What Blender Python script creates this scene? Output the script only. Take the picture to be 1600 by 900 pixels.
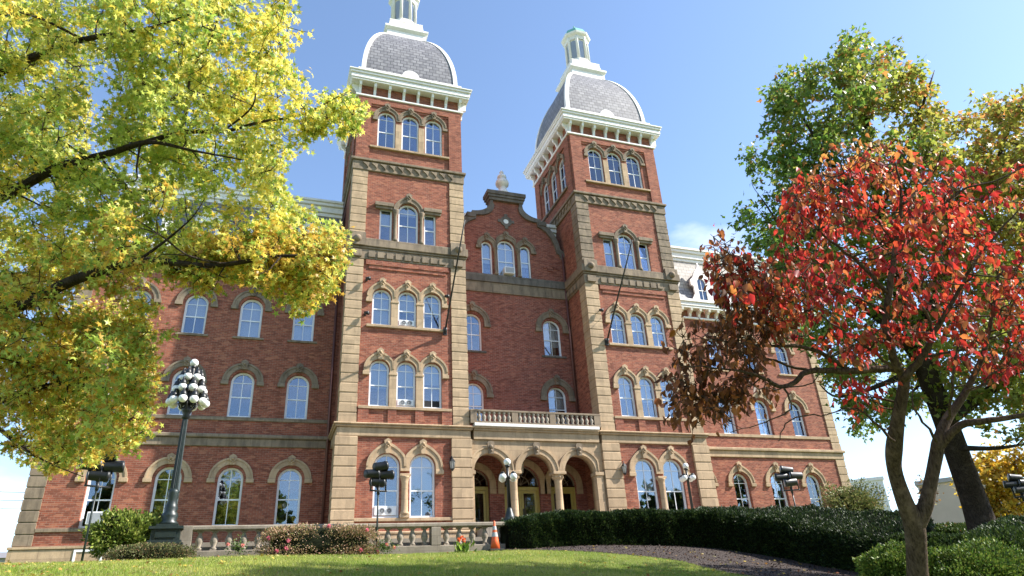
import bpy, bmesh, math, random
import numpy as np
from mathutils import Vector, Matrix
random.seed(7); rng = np.random.default_rng(11)
PI = math.pi
for o in list(bpy.data.objects): bpy.data.objects.remove(o)
S = bpy.context.scene
C = S.collection

# ------------------------------------------------------------------ camera
CAM = np.array([-2.810, -30.836, -1.629]); FPX = 1057.356
PT, YW, RL = math.radians(25.786), math.radians(20.416), math.radians(-3.371)
FWD = np.array([math.sin(YW)*math.cos(PT), math.cos(YW)*math.cos(PT), math.sin(PT)])
_r = np.array([math.cos(YW), -math.sin(YW), 0.0]); _u = np.cross(_r, FWD)
RGT = math.cos(RL)*_r + math.sin(RL)*_u
UPV = -math.sin(RL)*_r + math.cos(RL)*_u
cd = bpy.data.cameras.new('camera'); cam = bpy.data.objects.new('camera', cd); C.objects.link(cam)
cd.sensor_width = 36; cd.lens = FPX/1600*36; cd.clip_end = 6000; cd.clip_start = .05
cam.matrix_world = Matrix(((RGT[0], UPV[0], -FWD[0], CAM[0]), (RGT[1], UPV[1], -FWD[1], CAM[1]), (RGT[2], UPV[2], -FWD[2], CAM[2]), (0, 0, 0, 1)))
S.camera = cam
S.render.resolution_x, S.render.resolution_y = 1024, 576

# ------------------------------------------------------------------ light
SUN_AZ, SUN_EL = math.radians(20), math.radians(41)      # azimuth: degrees in front of the facade plane, from +X
to_sun = Vector((math.cos(SUN_AZ)*math.cos(SUN_EL), -math.sin(SUN_AZ)*math.cos(SUN_EL), math.sin(SUN_EL)))
sd = bpy.data.lights.new('sun', 'SUN'); sd.energy = 5.0; sd.angle = math.radians(.53); sd.color = (1, .95, .87)
sun = bpy.data.objects.new('sun', sd); C.objects.link(sun)
sun.rotation_euler = to_sun.to_track_quat('Z', 'Y').to_euler()
W = bpy.data.worlds.new('World'); S.world = W; W.use_nodes = True
nt = W.node_tree; nt.nodes.clear()
sky = nt.nodes.new('ShaderNodeTexSky'); sky.sky_type = 'NISHITA'; sky.sun_disc = False
sky.sun_elevation = SUN_EL; sky.sun_rotation = math.atan2(to_sun.x, to_sun.y)
sky.air_density = 1.0; sky.dust_density = .5; sky.ozone_density = 1.9; sky.altitude = 300
bg = nt.nodes.new('ShaderNodeBackground'); bg.inputs[1].default_value = .138
out = nt.nodes.new('ShaderNodeOutputWorld')
tc = nt.nodes.new('ShaderNodeTexCoord')
BANKS = ((0.7076, 0.4603, 0.9935, 0.3), (2.85, 0.40, 0.90, 0.24), (-2.6, 0.25, 0.95, 0.2), (0.6295, 0.4674, 0.995, 0.2), (-0.292, 0.1547, 0.998, 0.22))
def sky_cloud():
    no = nt.nodes.new('ShaderNodeTexNoise'); no.inputs['Scale'].default_value = 3.2; no.inputs['Detail'].default_value = 9; no.inputs['Roughness'].default_value = .58
    mp = nt.nodes.new('ShaderNodeMapping'); mp.inputs['Scale'].default_value = (1, 1, 2.4); mp.inputs['Location'].default_value = (.31, .2, .1)
    nt.links.new(tc.outputs['Generated'], mp.inputs[0]); nt.links.new(mp.outputs[0], no.inputs['Vector'])
    sx = nt.nodes.new('ShaderNodeSeparateXYZ'); nt.links.new(tc.outputs['Generated'], sx.inputs[0])
    el = nt.nodes.new('ShaderNodeMapRange'); el.inputs[1].default_value = .28; el.inputs[2].default_value = .55; el.inputs[3].default_value = -.11; el.inputs[4].default_value = -.25
    nt.links.new(sx.outputs[2], el.inputs[0])
    def bank(az, h, lo, amt):         # a cloud bank standing in one quarter of the sky
        dt = nt.nodes.new('ShaderNodeVectorMath'); dt.operation = 'DOT_PRODUCT'; nt.links.new(tc.outputs['Generated'], dt.inputs[0])
        dt.inputs[1].default_value = (math.sin(az)*math.cos(h), math.cos(az)*math.cos(h), math.sin(h))
        r = nt.nodes.new('ShaderNodeMapRange'); r.inputs[1].default_value = lo; r.inputs[2].default_value = 1; r.inputs[4].default_value = amt
        nt.links.new(dt.outputs['Value'], r.inputs[0]); return r.outputs[0]
    tot = el.outputs[0]
    for q in BANKS:
        a2 = nt.nodes.new('ShaderNodeMath'); a2.operation = 'ADD'; nt.links.new(tot, a2.inputs[0]); nt.links.new(bank(*q), a2.inputs[1]); tot = a2.outputs[0]
    ad = nt.nodes.new('ShaderNodeMath'); ad.operation = 'ADD'; nt.links.new(no.outputs[0], ad.inputs[0]); nt.links.new(tot, ad.inputs[1])
    mr = nt.nodes.new('ShaderNodeMapRange'); mr.inputs[1].default_value = .54; mr.inputs[2].default_value = .9; mr.inputs[4].default_value = .85
    nt.links.new(ad.outputs[0], mr.inputs[0])
    mx = nt.nodes.new('ShaderNodeMix'); mx.data_type = 'RGBA'
    nt.links.new(mr.outputs[0], mx.inputs[0]); nt.links.new(sky.outputs[0], mx.inputs[6]); mx.inputs[7].default_value = (6.0, 6.1, 6.4, 1)
    return mx.outputs[2]
nt.links.new(sky_cloud(), bg.inputs[0]); nt.links.new(bg.outputs[0], out.inputs[0])
S.view_settings.view_transform = 'Standard'; S.view_settings.look = 'None'; S.view_settings.gamma = 1
S.view_settings.exposure = 1.2
S.render.engine = 'CYCLES'
S.cycles.max_bounces = 6; S.cycles.transparent_max_bounces = 8

# ------------------------------------------------------------------ helpers
def at(px, py, Y):                       # point on the plane y = Y seen at that place in the photograph
    d = (px-800)/FPX*RGT - (py-450)/FPX*UPV + FWD
    t = (Y-CAM[1])/d[1]; return CAM + d*t
def dep(px, py, D):                      # point D metres ahead of the camera
    d = (px-800)/FPX*RGT - (py-450)/FPX*UPV + FWD
    return CAM + d*D
def proj(P):
    d = np.asarray(P)-CAM; z = d@FWD
    return 800+FPX*(d@RGT)/z, 450-FPX*(d@UPV)/z

class MB:
    def __init__(s): s.v = []; s.f = []; s.smooth = []
    def add(s, vs, fs, sm=False):
        b = len(s.v); s.v += [tuple(map(float, v)) for v in vs]
        s.f += [tuple(i+b for i in f) for f in fs]; s.smooth += [sm]*len(fs); return s
    def box(s, x0, x1, y0, y1, z0, z1):
        vs = [(x, y, z) for z in (z0, z1) for y in (y0, y1) for x in (x0, x1)]
        return s.add(vs, [(0, 2, 3, 1), (4, 5, 7, 6), (0, 1, 5, 4), (2, 6, 7, 3), (0, 4, 6, 2), (1, 3, 7, 5)])
    def bbox(s, x0, x1, y0, y1, z0, z1, b=.012):      # box with chamfered front and side edges
        vs = []
        for z, i in ((z0, b), (z0+b, 0), (z1-b, 0), (z1, b)):
            vs += [(x0+i, y0+i, z), (x1-i, y0+i, z), (x1-i, y1-i, z), (x0+i, y1-i, z)]
        fs = [(3, 2, 1, 0), (12, 13, 14, 15)]
        for k in range(3):
            for j in range(4): fs.append((k*4+j, k*4+(j+1) % 4, k*4+4+(j+1) % 4, k*4+4+j))
        return s.add(vs, fs)
    def prism(s, poly, y0, y1):          # polygon in x, z pushed from y0 to y1
        n = len(poly)
        vs = [(x, y0, z) for x, z in poly]+[(x, y1, z) for x, z in poly]
        fs = [tuple(range(n)), tuple(range(2*n-1, n-1, -1))]+[(i, n+i, n+(i+1) % n, (i+1) % n) for i in range(n)]
        return s.add(vs, fs)
    def ring(s, inner, outer, y0, y1):   # open strip between two equal-length x,z paths
        n = len(inner)
        vs = [(x, y, z) for y in (y0, y1) for p in (inner, outer) for x, z in p]
        fs = []
        for i in range(n-1):
            fs += [(i, i+1, n+i+1, n+i), (2*n+i, 3*n+i, 3*n+i+1, 2*n+i+1), (i, 2*n+i, 2*n+i+1, i+1), (n+i, n+i+1, 3*n+i+1, 3*n+i)]
        fs += [(0, n, 3*n, 2*n), (n-1, 3*n-1, 4*n-1, 2*n-1)]
        return s.add(vs, fs)
    def lathe(s, prof, c=(0, 0, 0), n=16, sm=True, ph=0, cap=True):
        vs = []; m = len(prof)
        for r, z in prof:
            for k in range(n):
                a = 2*PI*k/n+ph; vs.append((c[0]+r*math.cos(a), c[1]+r*math.sin(a), c[2]+z))
        fs = [(i*n+k, i*n+(k+1) % n, (i+1)*n+(k+1) % n, (i+1)*n+k) for i in range(m-1) for k in range(n)]
        s.add(vs, fs, sm)
        if cap: s.f += [tuple(range(len(s.v)-m*n, len(s.v)-m*n+n))[::-1], tuple(range(len(s.v)-n, len(s.v)))]; s.smooth += [False, False]
        return s
    def tube(s, pts, rad, n=6):
        pts = [np.asarray(p, float) for p in pts]; m = len(pts)
        if not hasattr(rad, '__len__'): rad = [rad]*m
        vs = []; u = None
        for i in range(m):
            t = pts[min(i+1, m-1)]-pts[max(i-1, 0)]; t = t/(np.linalg.norm(t)+1e-9)
            if u is None: a = np.array([0, 0, 1.]) if abs(t[2]) < .9 else np.array([1., 0, 0]); u = np.cross(t, a)
            u = u-t*(u@t); u /= np.linalg.norm(u)+1e-9; w = np.cross(t, u)
            for k in range(n):
                an = 2*PI*k/n; vs.append(pts[i]+rad[i]*(math.cos(an)*u+math.sin(an)*w))
        fs = [(i*n+k, i*n+(k+1) % n, (i+1)*n+(k+1) % n, (i+1)*n+k) for i in range(m-1) for k in range(n)]
        fs += [tuple(range(n))[::-1], tuple(range((m-1)*n, m*n))]
        return s.add(vs, fs, True)
    def ball(s, c, r, n=14, m=9):
        pr = [(r*math.sin(PI*i/m), -r*math.cos(PI*i/m)) for i in range(m+1)]
        pr[0] = (1e-4, -r); pr[-1] = (1e-4, r)
        return s.lathe(pr, c, n)
    def mesh(s, name):
        me = bpy.data.meshes.new(name); me.from_pydata(s.v, [], s.f)
        me.polygons.foreach_set('use_smooth', s.smooth); me.update(); return me
    def build(s, name, mat, parent=None, mw=None):
        return link(name, s.mesh(name), mat, parent, mw)
def link(name, me, mat, parent=None, mw=None):
    o = bpy.data.objects.new(name, me); C.objects.link(o)
    if mat is not None and not me.materials: me.materials.append(mat)
    if parent is not None: o.parent = parent
    if mw is not None: o.matrix_local = mw
    return o
def tag(o, label=None, cat=None, group=None, kind=None):
    if label: o['label'] = label
    if cat: o['category'] = cat
    if group: o['group'] = group
    if kind: o['kind'] = kind
    return o
def thing(name, label, cat, loc=(0, 0, 0), rz=0, group=None):
    o = bpy.data.objects.new(name, None); C.objects.link(o)
    o.location = loc; o.rotation_euler = (0, 0, rz); o.empty_display_size = .3
    return tag(o, label, cat, group)
def copy_tree(o, parent=None):
    c = o.copy(); C.objects.link(c)
    if parent is not None: c.parent = parent
    for ch in list(o.children): copy_tree(ch, c)
    return c
def frame_m(x, y, z, rz=0): return Matrix.Translation((x, y, z)) @ Matrix.Rotation(rz, 4, 'Z')
def arch_path(r, zs, n=16, cx=0, a0=0, a1=PI):
    return [(cx+r*math.cos(a0+(a1-a0)*i/n), zs+r*math.sin(a0+(a1-a0)*i/n)) for i in range(n+1)]
def arch_poly(w, h, cx=0, z0=0, n=16):
    r = w/2
    return [(cx-r, z0), (cx+r, z0)]+arch_path(r, z0+h-r, n, cx)
def wall(name, outline, holes, t, mat, parent, mw=None):
    cu = bpy.data.curves.new(name, 'CURVE'); cu.dimensions = '2D'; cu.fill_mode = 'BOTH'; cu.extrude = t/2
    for poly in [outline]+holes:
        sp = cu.splines.new('POLY'); sp.points.add(len(poly)-1); sp.use_cyclic_u = True
        for p, q in zip(sp.points, poly): p.co = (q[0], q[1], 0, 1)
    ob = bpy.data.objects.new('tmp', cu); C.objects.link(ob)
    dg = bpy.context.evaluated_depsgraph_get(); dg.update()
    me = bpy.data.meshes.new_from_object(ob.evaluated_get(dg))
    bpy.data.objects.remove(ob); bpy.data.curves.remove(cu)
    for v in me.vertices: v.co = (v.co.x, v.co.z+t/2, v.co.y)
    bm = bmesh.new(); bm.from_mesh(me); bmesh.ops.remove_doubles(bm, verts=bm.verts, dist=1e-5)
    bmesh.ops.recalc_face_normals(bm, faces=bm.faces); bm.to_mesh(me); bm.free()
    me.materials.clear(); me.name = name
    return link(name, me, mat, parent, mw)

# ------------------------------------------------------------------ materials
def newmat(name):
    m = bpy.data.materials.new(name); m.use_nodes = True
    return m, m.node_tree, m.node_tree.nodes['Principled BSDF']
def N(t, typ, **kw):
    n = t.nodes.new(typ)
    for k, v in kw.items(): n.inputs[k.replace('_', ' ')].default_value = v
    return n
def mixc(t, fac, a, b, mode='MIX'):
    m = t.nodes.new('ShaderNodeMix'); m.data_type = 'RGBA'; m.blend_type = mode
    for i, v in ((0, fac), (6, a), (7, b)):
        if hasattr(v, 'is_linked') or hasattr(v, 'links'): t.links.new(v, m.inputs[i])
        else: m.inputs[i].default_value = v if i == 0 else (*v[:3], 1)
    return m.outputs[2]
def ramp(t, src, lo, hi, a=0., b=1.):
    r = t.nodes.new('ShaderNodeMapRange'); r.inputs[1].default_value = lo; r.inputs[2].default_value = hi; r.inputs[3].default_value = a; r.inputs[4].default_value = b
    t.links.new(src, r.inputs[0]); return r.outputs[0]
def noise(t, vec, sc, det=4, rough=.55):
    n = N(t, 'ShaderNodeTexNoise', Scale=sc, Detail=det, Roughness=rough)
    if vec is not None: t.links.new(vec, n.inputs['Vector'])
    return n.outputs[0]
def wallcoord(t):       # world position laid on the wall's own plane: (x, z) on front walls, (y, z) on side walls
    g = t.nodes.new('ShaderNodeNewGeometry'); sp = t.nodes.new('ShaderNodeSeparateXYZ'); t.links.new(g.outputs['Position'], sp.inputs[0])
    sn = t.nodes.new('ShaderNodeSeparateXYZ'); t.links.new(g.outputs['True Normal'], sn.inputs[0])
    ab = t.nodes.new('ShaderNodeMath'); ab.operation = 'ABSOLUTE'; t.links.new(sn.outputs[0], ab.inputs[0])
    gt = t.nodes.new('ShaderNodeMath'); gt.operation = 'GREATER_THAN'; gt.inputs[1].default_value = .6; t.links.new(ab.outputs[0], gt.inputs[0])
    mx = t.nodes.new('ShaderNodeMix'); mx.data_type = 'FLOAT'
    t.links.new(gt.outputs[0], mx.inputs[0]); t.links.new(sp.outputs[0], mx.inputs[2]); t.links.new(sp.outputs[1], mx.inputs[3])
    cb = t.nodes.new('ShaderNodeCombineXYZ'); t.links.new(mx.outputs[0], cb.inputs[0]); t.links.new(sp.outputs[2], cb.inputs[1])
    return cb.outputs[0], g.outputs['Position']
def bump(t, bs, h, dist=.01, st=.6):
    b = t.nodes.new('ShaderNodeBump'); b.inputs['Distance'].default_value = dist; b.inputs['Strength'].default_value = st
    t.links.new(h, b.inputs['Height']); t.links.new(b.outputs[0], bs.inputs['Normal'])
def brick_mat(name, c1, c2, mortar, bw=.24, rh=.086, ms=.010, stain=.35, rough=.9):
    m, t, bs = newmat(name); uv, pos = wallcoord(t)
    br = N(t, 'ShaderNodeTexBrick', Scale=1.0, Mortar_Size=ms, Mortar_Smooth=.3, Bias=-.1, Brick_Width=bw, Row_Height=rh)
    br.inputs['Color1'].default_value = (*c1, 1); br.inputs['Color2'].default_value = (*c2, 1); br.inputs['Mortar'].default_value = (*mortar, 1)
    t.links.new(uv, br.inputs['Vector'])
    # brick to brick variety: a noise stretched along the courses
    mp = t.nodes.new('ShaderNodeMapping'); mp.inputs['Scale'].default_value = (3.2, 3.2, 11); t.links.new(pos, mp.inputs[0])
    c = mixc(t, ramp(t, noise(t, mp.outputs[0], 1.6, 5, .7), .3, .72), br.outputs[0], mixc(t, .55, br.outputs[0], tuple(x*.45 for x in c1)))
    c = mixc(t, ramp(t, noise(t, pos, .5, 6, .6), .42, .72, 0, stain), c, tuple(x*.42+.015 for x in c1))
    c = mixc(t, ramp(t, noise(t, pos, 1.1, 5, .62), .6, .78, 0, .3), c, tuple(min(1, x*1.25+.06) for x in c1))
    ms_ = t.nodes.new('ShaderNodeMapping'); ms_.inputs['Scale'].default_value = (2.2, 2.2, .16); t.links.new(pos, ms_.inputs[0])
    c = mixc(t, ramp(t, noise(t, ms_.outputs[0], 1.2, 6, .65), .52, .72, 0, .4), c, tuple(x*.4 for x in c1))
    mo = t.nodes.new('ShaderNodeMapping'); mo.inputs['Scale'].default_value = (4.1, 4.1, 11.6); t.links.new(pos, mo.inputs[0])
    vo = N(t, 'ShaderNodeTexVoronoi', Scale=1.0); t.links.new(mo.outputs[0], vo.inputs['Vector']); sv = t.nodes.new('ShaderNodeSeparateXYZ'); t.links.new(vo.outputs['Color'], sv.inputs[0])
    c = mixc(t, ramp(t, sv.outputs[0], .80, .86, 0, .6), c, tuple(x*.35+.008 for x in c1))          # odd burnt bricks
    c = mixc(t, ramp(t, sv.outputs[1], .86, .92, 0, .4), c, (c1[0]*1.2, c1[1]*1.7, c1[2]*1.7))
    t.links.new(c, bs.inputs['Base Color']); bs.inputs['Roughness'].default_value = rough; bs.inputs['Specular IOR Level'].default_value = .25
    bump(t, bs, br.outputs[1], .006, -.5)
    return m
def stone_mat(name, c, dark, amt=.5, sc=1.0, rough=.85):
    m, t, bs = newmat(name); uv, pos = wallcoord(t)
    k = mixc(t, ramp(t, noise(t, pos, 2.2*sc, 8, .65), .3, .7), tuple(x*.82 for x in c), c)
    mp = t.nodes.new('ShaderNodeMapping'); mp.inputs['Scale'].default_value = (2.6, 2.6, .7); t.links.new(pos, mp.inputs[0])
    k = mixc(t, ramp(t, noise(t, mp.outputs[0], 1.3, 7, .68), .46, .72, 0, amt), k, dark)
    k = mixc(t, ramp(t, noise(t, pos, 17*sc, 4, .7), .35, .7, .0, .25), k, tuple(x*.5 for x in c))
    br = N(t, 'ShaderNodeTexBrick', Scale=1.0, Mortar_Size=.012, Brick_Width=.93, Row_Height=.46)
    for s_, v in (('Color1', .74), ('Color2', 1.06), ('Mortar', .66)): br.inputs[s_].default_value = (v, v*.985, v*.96, 1)
    t.links.new(uv, br.inputs['Vector'])
    k = mixc(t, .8, k, br.outputs[0], 'MULTIPLY')
    t.links.new(k, bs.inputs['Base Color']); bs.inputs['Roughness'].default_value = rough; bs.inputs['Specular IOR Level'].default_value = .25
    bump(t, bs, noise(t, pos, 30, 5, .7), .015, .5)
    return m
def plain(name, c, rough=.5, metal=0, var=.15, sc=6, dirt=None, bmp=0, spec=.5):
    m, t, bs = newmat(name); g = t.nodes.new('ShaderNodeNewGeometry')
    k = mixc(t, ramp(t, noise(t, g.outputs['Position'], sc, 5, .6), .3, .7), tuple(x*(1-var) for x in c), c)
    if dirt: k = mixc(t, ramp(t, noise(t, g.outputs['Position'], sc*.5, 7, .7), .55, .75, 0, .5), k, dirt)
    t.links.new(k, bs.inputs['Base Color']); bs.inputs['Roughness'].default_value = rough; bs.inputs['Metallic'].default_value = metal; bs.inputs['Specular IOR Level'].default_value = spec
    if bmp: bump(t, bs, noise(t, g.outputs['Position'], sc*4, 4), .02, bmp)
    return m
def slate_mat(name, c1, c2, bw, rh, dark):
    m, t, bs = newmat(name); uv, pos = wallcoord(t)
    br = N(t, 'ShaderNodeTexBrick', Scale=1.0, Mortar_Size=.026, Mortar_Smooth=.3, Bias=0, Brick_Width=bw, Row_Height=rh)
    br.inputs['Color1'].default_value = (*c1, 1); br.inputs['Color2'].default_value = (*c2, 1); br.inputs['Mortar'].default_value = (*dark, 1)
    wob = mixc(t, .035, uv, N(t, 'ShaderNodeTexNoise', Scale=3.).outputs[1], 'ADD'); t.links.new(wob, br.inputs['Vector'])
    c = mixc(t, ramp(t, noise(t, pos, 1.2, 6, .65), .4, .7, 0, .45), br.outputs[0], tuple(x*.6 for x in c1))
    vo = N(t, 'ShaderNodeTexVoronoi', Scale=3.6); t.links.new(pos, vo.inputs['Vector']); sv = t.nodes.new('ShaderNodeSeparateXYZ'); t.links.new(vo.outputs['Color'], sv.inputs[0])
    c = mixc(t, ramp(t, sv.outputs[0], .55, 1, 0, .5), c, tuple(x*.55 for x in c2))
    c = mixc(t, ramp(t, noise(t, pos, 5, 5, .7), .5, .75, 0, .4), c, tuple(min(1, x*1.4) for x in c2))
    t.links.new(c, bs.inputs['Base Color']); bs.inputs['Roughness'].default_value = .6
    bump(t, bs, br.outputs[1], .02, -.7)
    return m
def leaf_mat(name, trans=.45, rough=.5, spec=.35):
    m, t, bs = newmat(name)
    a = t.nodes.new('ShaderNodeAttribute'); a.attribute_name = 'Col'
    t.links.new(a.outputs[0], bs.inputs['Base Color']); bs.inputs['Roughness'].default_value = rough; bs.inputs['Specular IOR Level'].default_value = spec
    tr = t.nodes.new('ShaderNodeBsdfTranslucent'); t.links.new(a.outputs[0], tr.inputs[0])
    mx = t.nodes.new('ShaderNodeMixShader'); mx.inputs[0].default_value = trans
    t.links.new(bs.outputs[0], mx.inputs[1]); t.links.new(tr.outputs[0], mx.inputs[2])
    t.links.new(mx.outputs[0], t.nodes['Material Output'].inputs[0]); return m
def glass_mat(name, refl=.34, tint=(1, 1, 1)):
    m, t, bs = newmat(name); t.nodes.remove(bs)
    gl = t.nodes.new('ShaderNodeBsdfGlossy'); gl.inputs['Roughness'].default_value = .015; gl.inputs[0].default_value = (.74, .84, 1, 1)
    g = t.nodes.new('ShaderNodeNewGeometry')
    b = t.nodes.new('ShaderNodeBump'); b.inputs['Distance'].default_value = .02; b.inputs['Strength'].default_value = .08
    t.links.new(noise(t, g.outputs['Position'], 1.3, 2), b.inputs['Height']); t.links.new(b.outputs[0], gl.inputs['Normal'])
    tr = t.nodes.new('ShaderNodeBsdfTransparent'); tr.inputs[0].default_value = (*[.86*x for x in tint], 1)
    fr = t.nodes.new('ShaderNodeFresnel'); fr.inputs[0].default_value = 1.5
    mx = t.nodes.new('ShaderNodeMixShader'); t.links.new(ramp(t, fr.outputs[0], 0, 1, refl, 1), mx.inputs[0])
    t.links.new(tr.outputs[0], mx.inputs[1]); t.links.new(gl.outputs[0], mx.inputs[2])
    t.links.new(mx.outputs[0], t.nodes['Material Output'].inputs[0]); return m
def bark_mat(name, c, dk):
    m, t, bs = newmat(name); g = t.nodes.new('ShaderNodeNewGeometry'); mp = t.nodes.new('ShaderNodeMapping'); mp.inputs['Scale'].default_value = (1, 1, .28); t.links.new(g.outputs['Position'], mp.inputs[0])
    a = noise(t, mp.outputs[0], 38, 6, .7); k = mixc(t, ramp(t, a, .35, .62), dk, c)
    k = mixc(t, ramp(t, noise(t, g.outputs['Position'], 4.5, 5, .65), .52, .7, 0, .6), k, tuple(x*1.9 for x in c))
    t.links.new(k, bs.inputs['Base Color']); bs.inputs['Roughness'].default_value = .95; bs.inputs['Specular IOR Level'].default_value = .1
    bump(t, bs, a, .03, 1.0); return m
def paint_mat():
    m, t, bs = newmat('white_paint'); g = t.nodes.new('ShaderNodeNewGeometry'); mp = t.nodes.new('ShaderNodeMapping'); mp.inputs['Scale'].default_value = (5, 5, .8); t.links.new(g.outputs['Position'], mp.inputs[0])
    k = mixc(t, ramp(t, noise(t, mp.outputs[0], 1.4, 7, .7), .5, .75, 0, .45), (.80, .775, .74), (.48, .44, .38))
    k = mixc(t, ramp(t, noise(t, g.outputs['Position'], 1.1, 6, .65), .45, .75, 0, .35), k, (.60, .57, .52))
    t.links.new(k, bs.inputs['Base Color']); bs.inputs['Roughness'].default_value = .6; bump(t, bs, noise(t, g.outputs['Position'], 25, 4), .01, .3); return m
M = dict(
    brick=brick_mat('red_brick', (.385, .118, .067), (.175, .053, .036), (.34, .225, .165)),
    brick_shade=brick_mat('shaded_recess_brick', (.36, .105, .067), (.18, .052, .04), (.34, .24, .19), stain=.45),  # recess brick: the shade of the recess is put into a darker base
    stone=stone_mat('sandstone', (.55, .40, .255), (.23, .165, .11), .6),
    stone_w=stone_mat('weathered_sandstone', (.31, .24, .17), (.08, .066, .053), .8),
    stone_d=stone_mat('blackened_coping_stone', (.20, .175, .15), (.05, .047, .044), .8),
    concrete=stone_mat('cast_stone', (.36, .31, .25), (.15, .125, .10), .6),
    white=paint_mat(),
    trim=plain('cream_white_soffit_paint', (.80, .76, .68), .55, 0, .1, 3, (.5, .46, .4)),
    winpaint=plain('white_window_paint', (.84, .84, .84), .4, 0, .05, 4),
    slate=slate_mat('grey_slate', (.27, .26, .27), (.16, .155, .17), .40, .27, (.045, .045, .05)),
    slate_l=slate_mat('pale_patterned_slate', (.40, .36, .31), (.32, .285, .25), .4, .25, (.13, .115, .10)),
    glass=glass_mat('window_glass', .125), glass_d=glass_mat('door_glass', .03),
    blind=plain('white_blind', (.80, .79, .76), .8, 0, .05, 2),
    dark=plain('dark_void', (.02, .02, .022), .9),
    iron=plain('black_iron', (.018, .019, .02), .42, 0, .3, 8, bmp=.1),
    iron_g=plain('green_black_iron', (.014, .024, .022), .42, 0, .35, 9, (.05, .075, .065), bmp=.15),
    copper=plain('green_copper', (.17, .46, .38), .6, 0, .25, 4),
    globe=plain('opal_globe_glass', (.88, .86, .82), .18, 0, .05, 5),
    door=plain('olive_yellow_door_paint', (.46, .36, .09), .45, 0, .15, 5),
    pipe=plain('brown_pipe', (.13, .05, .04), .5, 0, .2, 3),
    cone=plain('orange_cone', (.85, .13, .03), .5, 0, .12, 9, (.35, .08, .04)),
    cone_w=plain('grey_reflective_band', (.45, .45, .45), .35, 0, .15, 14),
    rubber=plain('black_rubber', (.02, .02, .02), .7),
    grey=plain('grey_plastic', (.35, .36, .38), .5),
    bark=bark_mat('grey_brown_bark', (.125, .088, .063), (.04, .027, .02)), bark_d=bark_mat('dark_bark', (.065, .05, .04), (.02, .015, .012)),
    leaf=leaf_mat('autumn_leaf', .55, .42, .5), leaf_red=leaf_mat('red_leaf', .45, .5, .3), leaf_hedge=leaf_mat('hedge_leaf', .2, .5, .25),
    grassm=leaf_mat('grass_blade', .35, .6, .2), litter=leaf_mat('fallen_leaf', .2, .7, .2),
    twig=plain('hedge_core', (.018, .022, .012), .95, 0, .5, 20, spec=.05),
)

# ------------------------------------------------------------------ ground
def tps_fit(P, z, lam=.02):
    n = len(P); d = np.linalg.norm(P[:, None]-P[None], axis=2); K = np.where(d > 0, d*d*np.log(d+1e-9), 0)+lam*np.eye(n)
    Q = np.c_[np.ones(n), P]; A = np.zeros((n+3, n+3)); A[:n, :n] = K; A[:n, n:] = Q; A[n:, :n] = Q.T
    return np.linalg.solve(A, np.r_[z, 0, 0, 0])
_cp = [at(10, 881, -7), at(150, 879, -7.5), at(400, 869, -8.2), at(600, 867, -8.2), at(780, 860, -8), at(940, 853, -8.2), at(1094, 856, -8.8), at(1231, 871, -10.5), at(1345, 888, -13),
       at(700, 912, -16.5), at(200, 915, -16.5), at(1240, 905, -15.2), at(1020, 884, -12.5), at(1535, 818, -11.5), at(1600, 835, -13.5), dep(1440, 952, 8.6)]
_cp = [tuple(p) for p in _cp]+[(-2.8, -30.8, -3.25), (-14, -31, -3.4), (10, -31, -3.5), (-2, -24, -2.15), (-12, 2, .95), (0, 0, .75), (20, 0, .95), (31, 2, 1.1), (10, -5, .62), (-16, -8, .35), (26, -6, .8), (-14, -20, -1.4)]
_P = np.array([(p[0], p[1]) for p in _cp]); _Z = np.array([p[2] for p in _cp]); _K = tps_fit(_P, _Z)
def ground(x, y):
    x = np.asarray(x, float); y = np.asarray(y, float); sh = x.shape; q = np.c_[x.ravel(), y.ravel()]
    d = np.linalg.norm(q[:, None]-_P[None], axis=2); U = d*d*np.log(d+1e-9); n = len(_P)
    z = U@_K[:n]+_K[n]+q@_K[n+1:]
    r = np.hypot(q[:, 0]-4, q[:, 1]+12); k = np.clip((r-24)/16, 0, 1); k = k*k*(3-2*k)
    base = np.where(q[:, 1] > -14, .2, -2.6)+0*r
    far = np.clip((q[:, 1]+30)/40, 0, 1)*3.2-3.0
    z = np.clip(z, -4, 1.3)*(1-k)+far*k
    return z.reshape(sh)
def gz(x, y): return float(ground(np.array([x]), np.array([y]))[0])
def sheet(name, xs, ys, mat, dz=0, mask=None):
    X, Y = np.meshgrid(xs, ys); Z = ground(X, Y)+dz; nx, ny = len(xs), len(ys)
    v = np.c_[X.ravel(), Y.ravel(), Z.ravel()]
    f = [(j*nx+i, j*nx+i+1, (j+1)*nx+i+1, (j+1)*nx+i) for j in range(ny-1) for i in range(nx-1) if mask is None or mask(X[j, i], Y[j, i])]
    mb = MB(); mb.v = [tuple(p) for p in v]; mb.f = f; mb.smooth = [True]*len(f)
    return tag(mb.build(name, mat), kind='structure')
def lawn_mat():
    m, t, bs = newmat('lawn'); g = t.nodes.new('ShaderNodeNewGeometry'); p = g.outputs['Position']
    k = mixc(t, ramp(t, noise(t, p, .9, 6, .6), .35, .65), (.09, .15, .025), (.17, .21, .045))
    k = mixc(t, ramp(t, noise(t, p, 40, 4, .7), .35, .65, 0, .6), k, (.16, .16, .06))
    t.links.new(k, bs.inputs['Base Color']); bs.inputs['Roughness'].default_value = .95; bs.inputs['Specular IOR Level'].default_value = .1
    bump(t, bs, noise(t, p, 60, 3), .04, .8); return m
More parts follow.
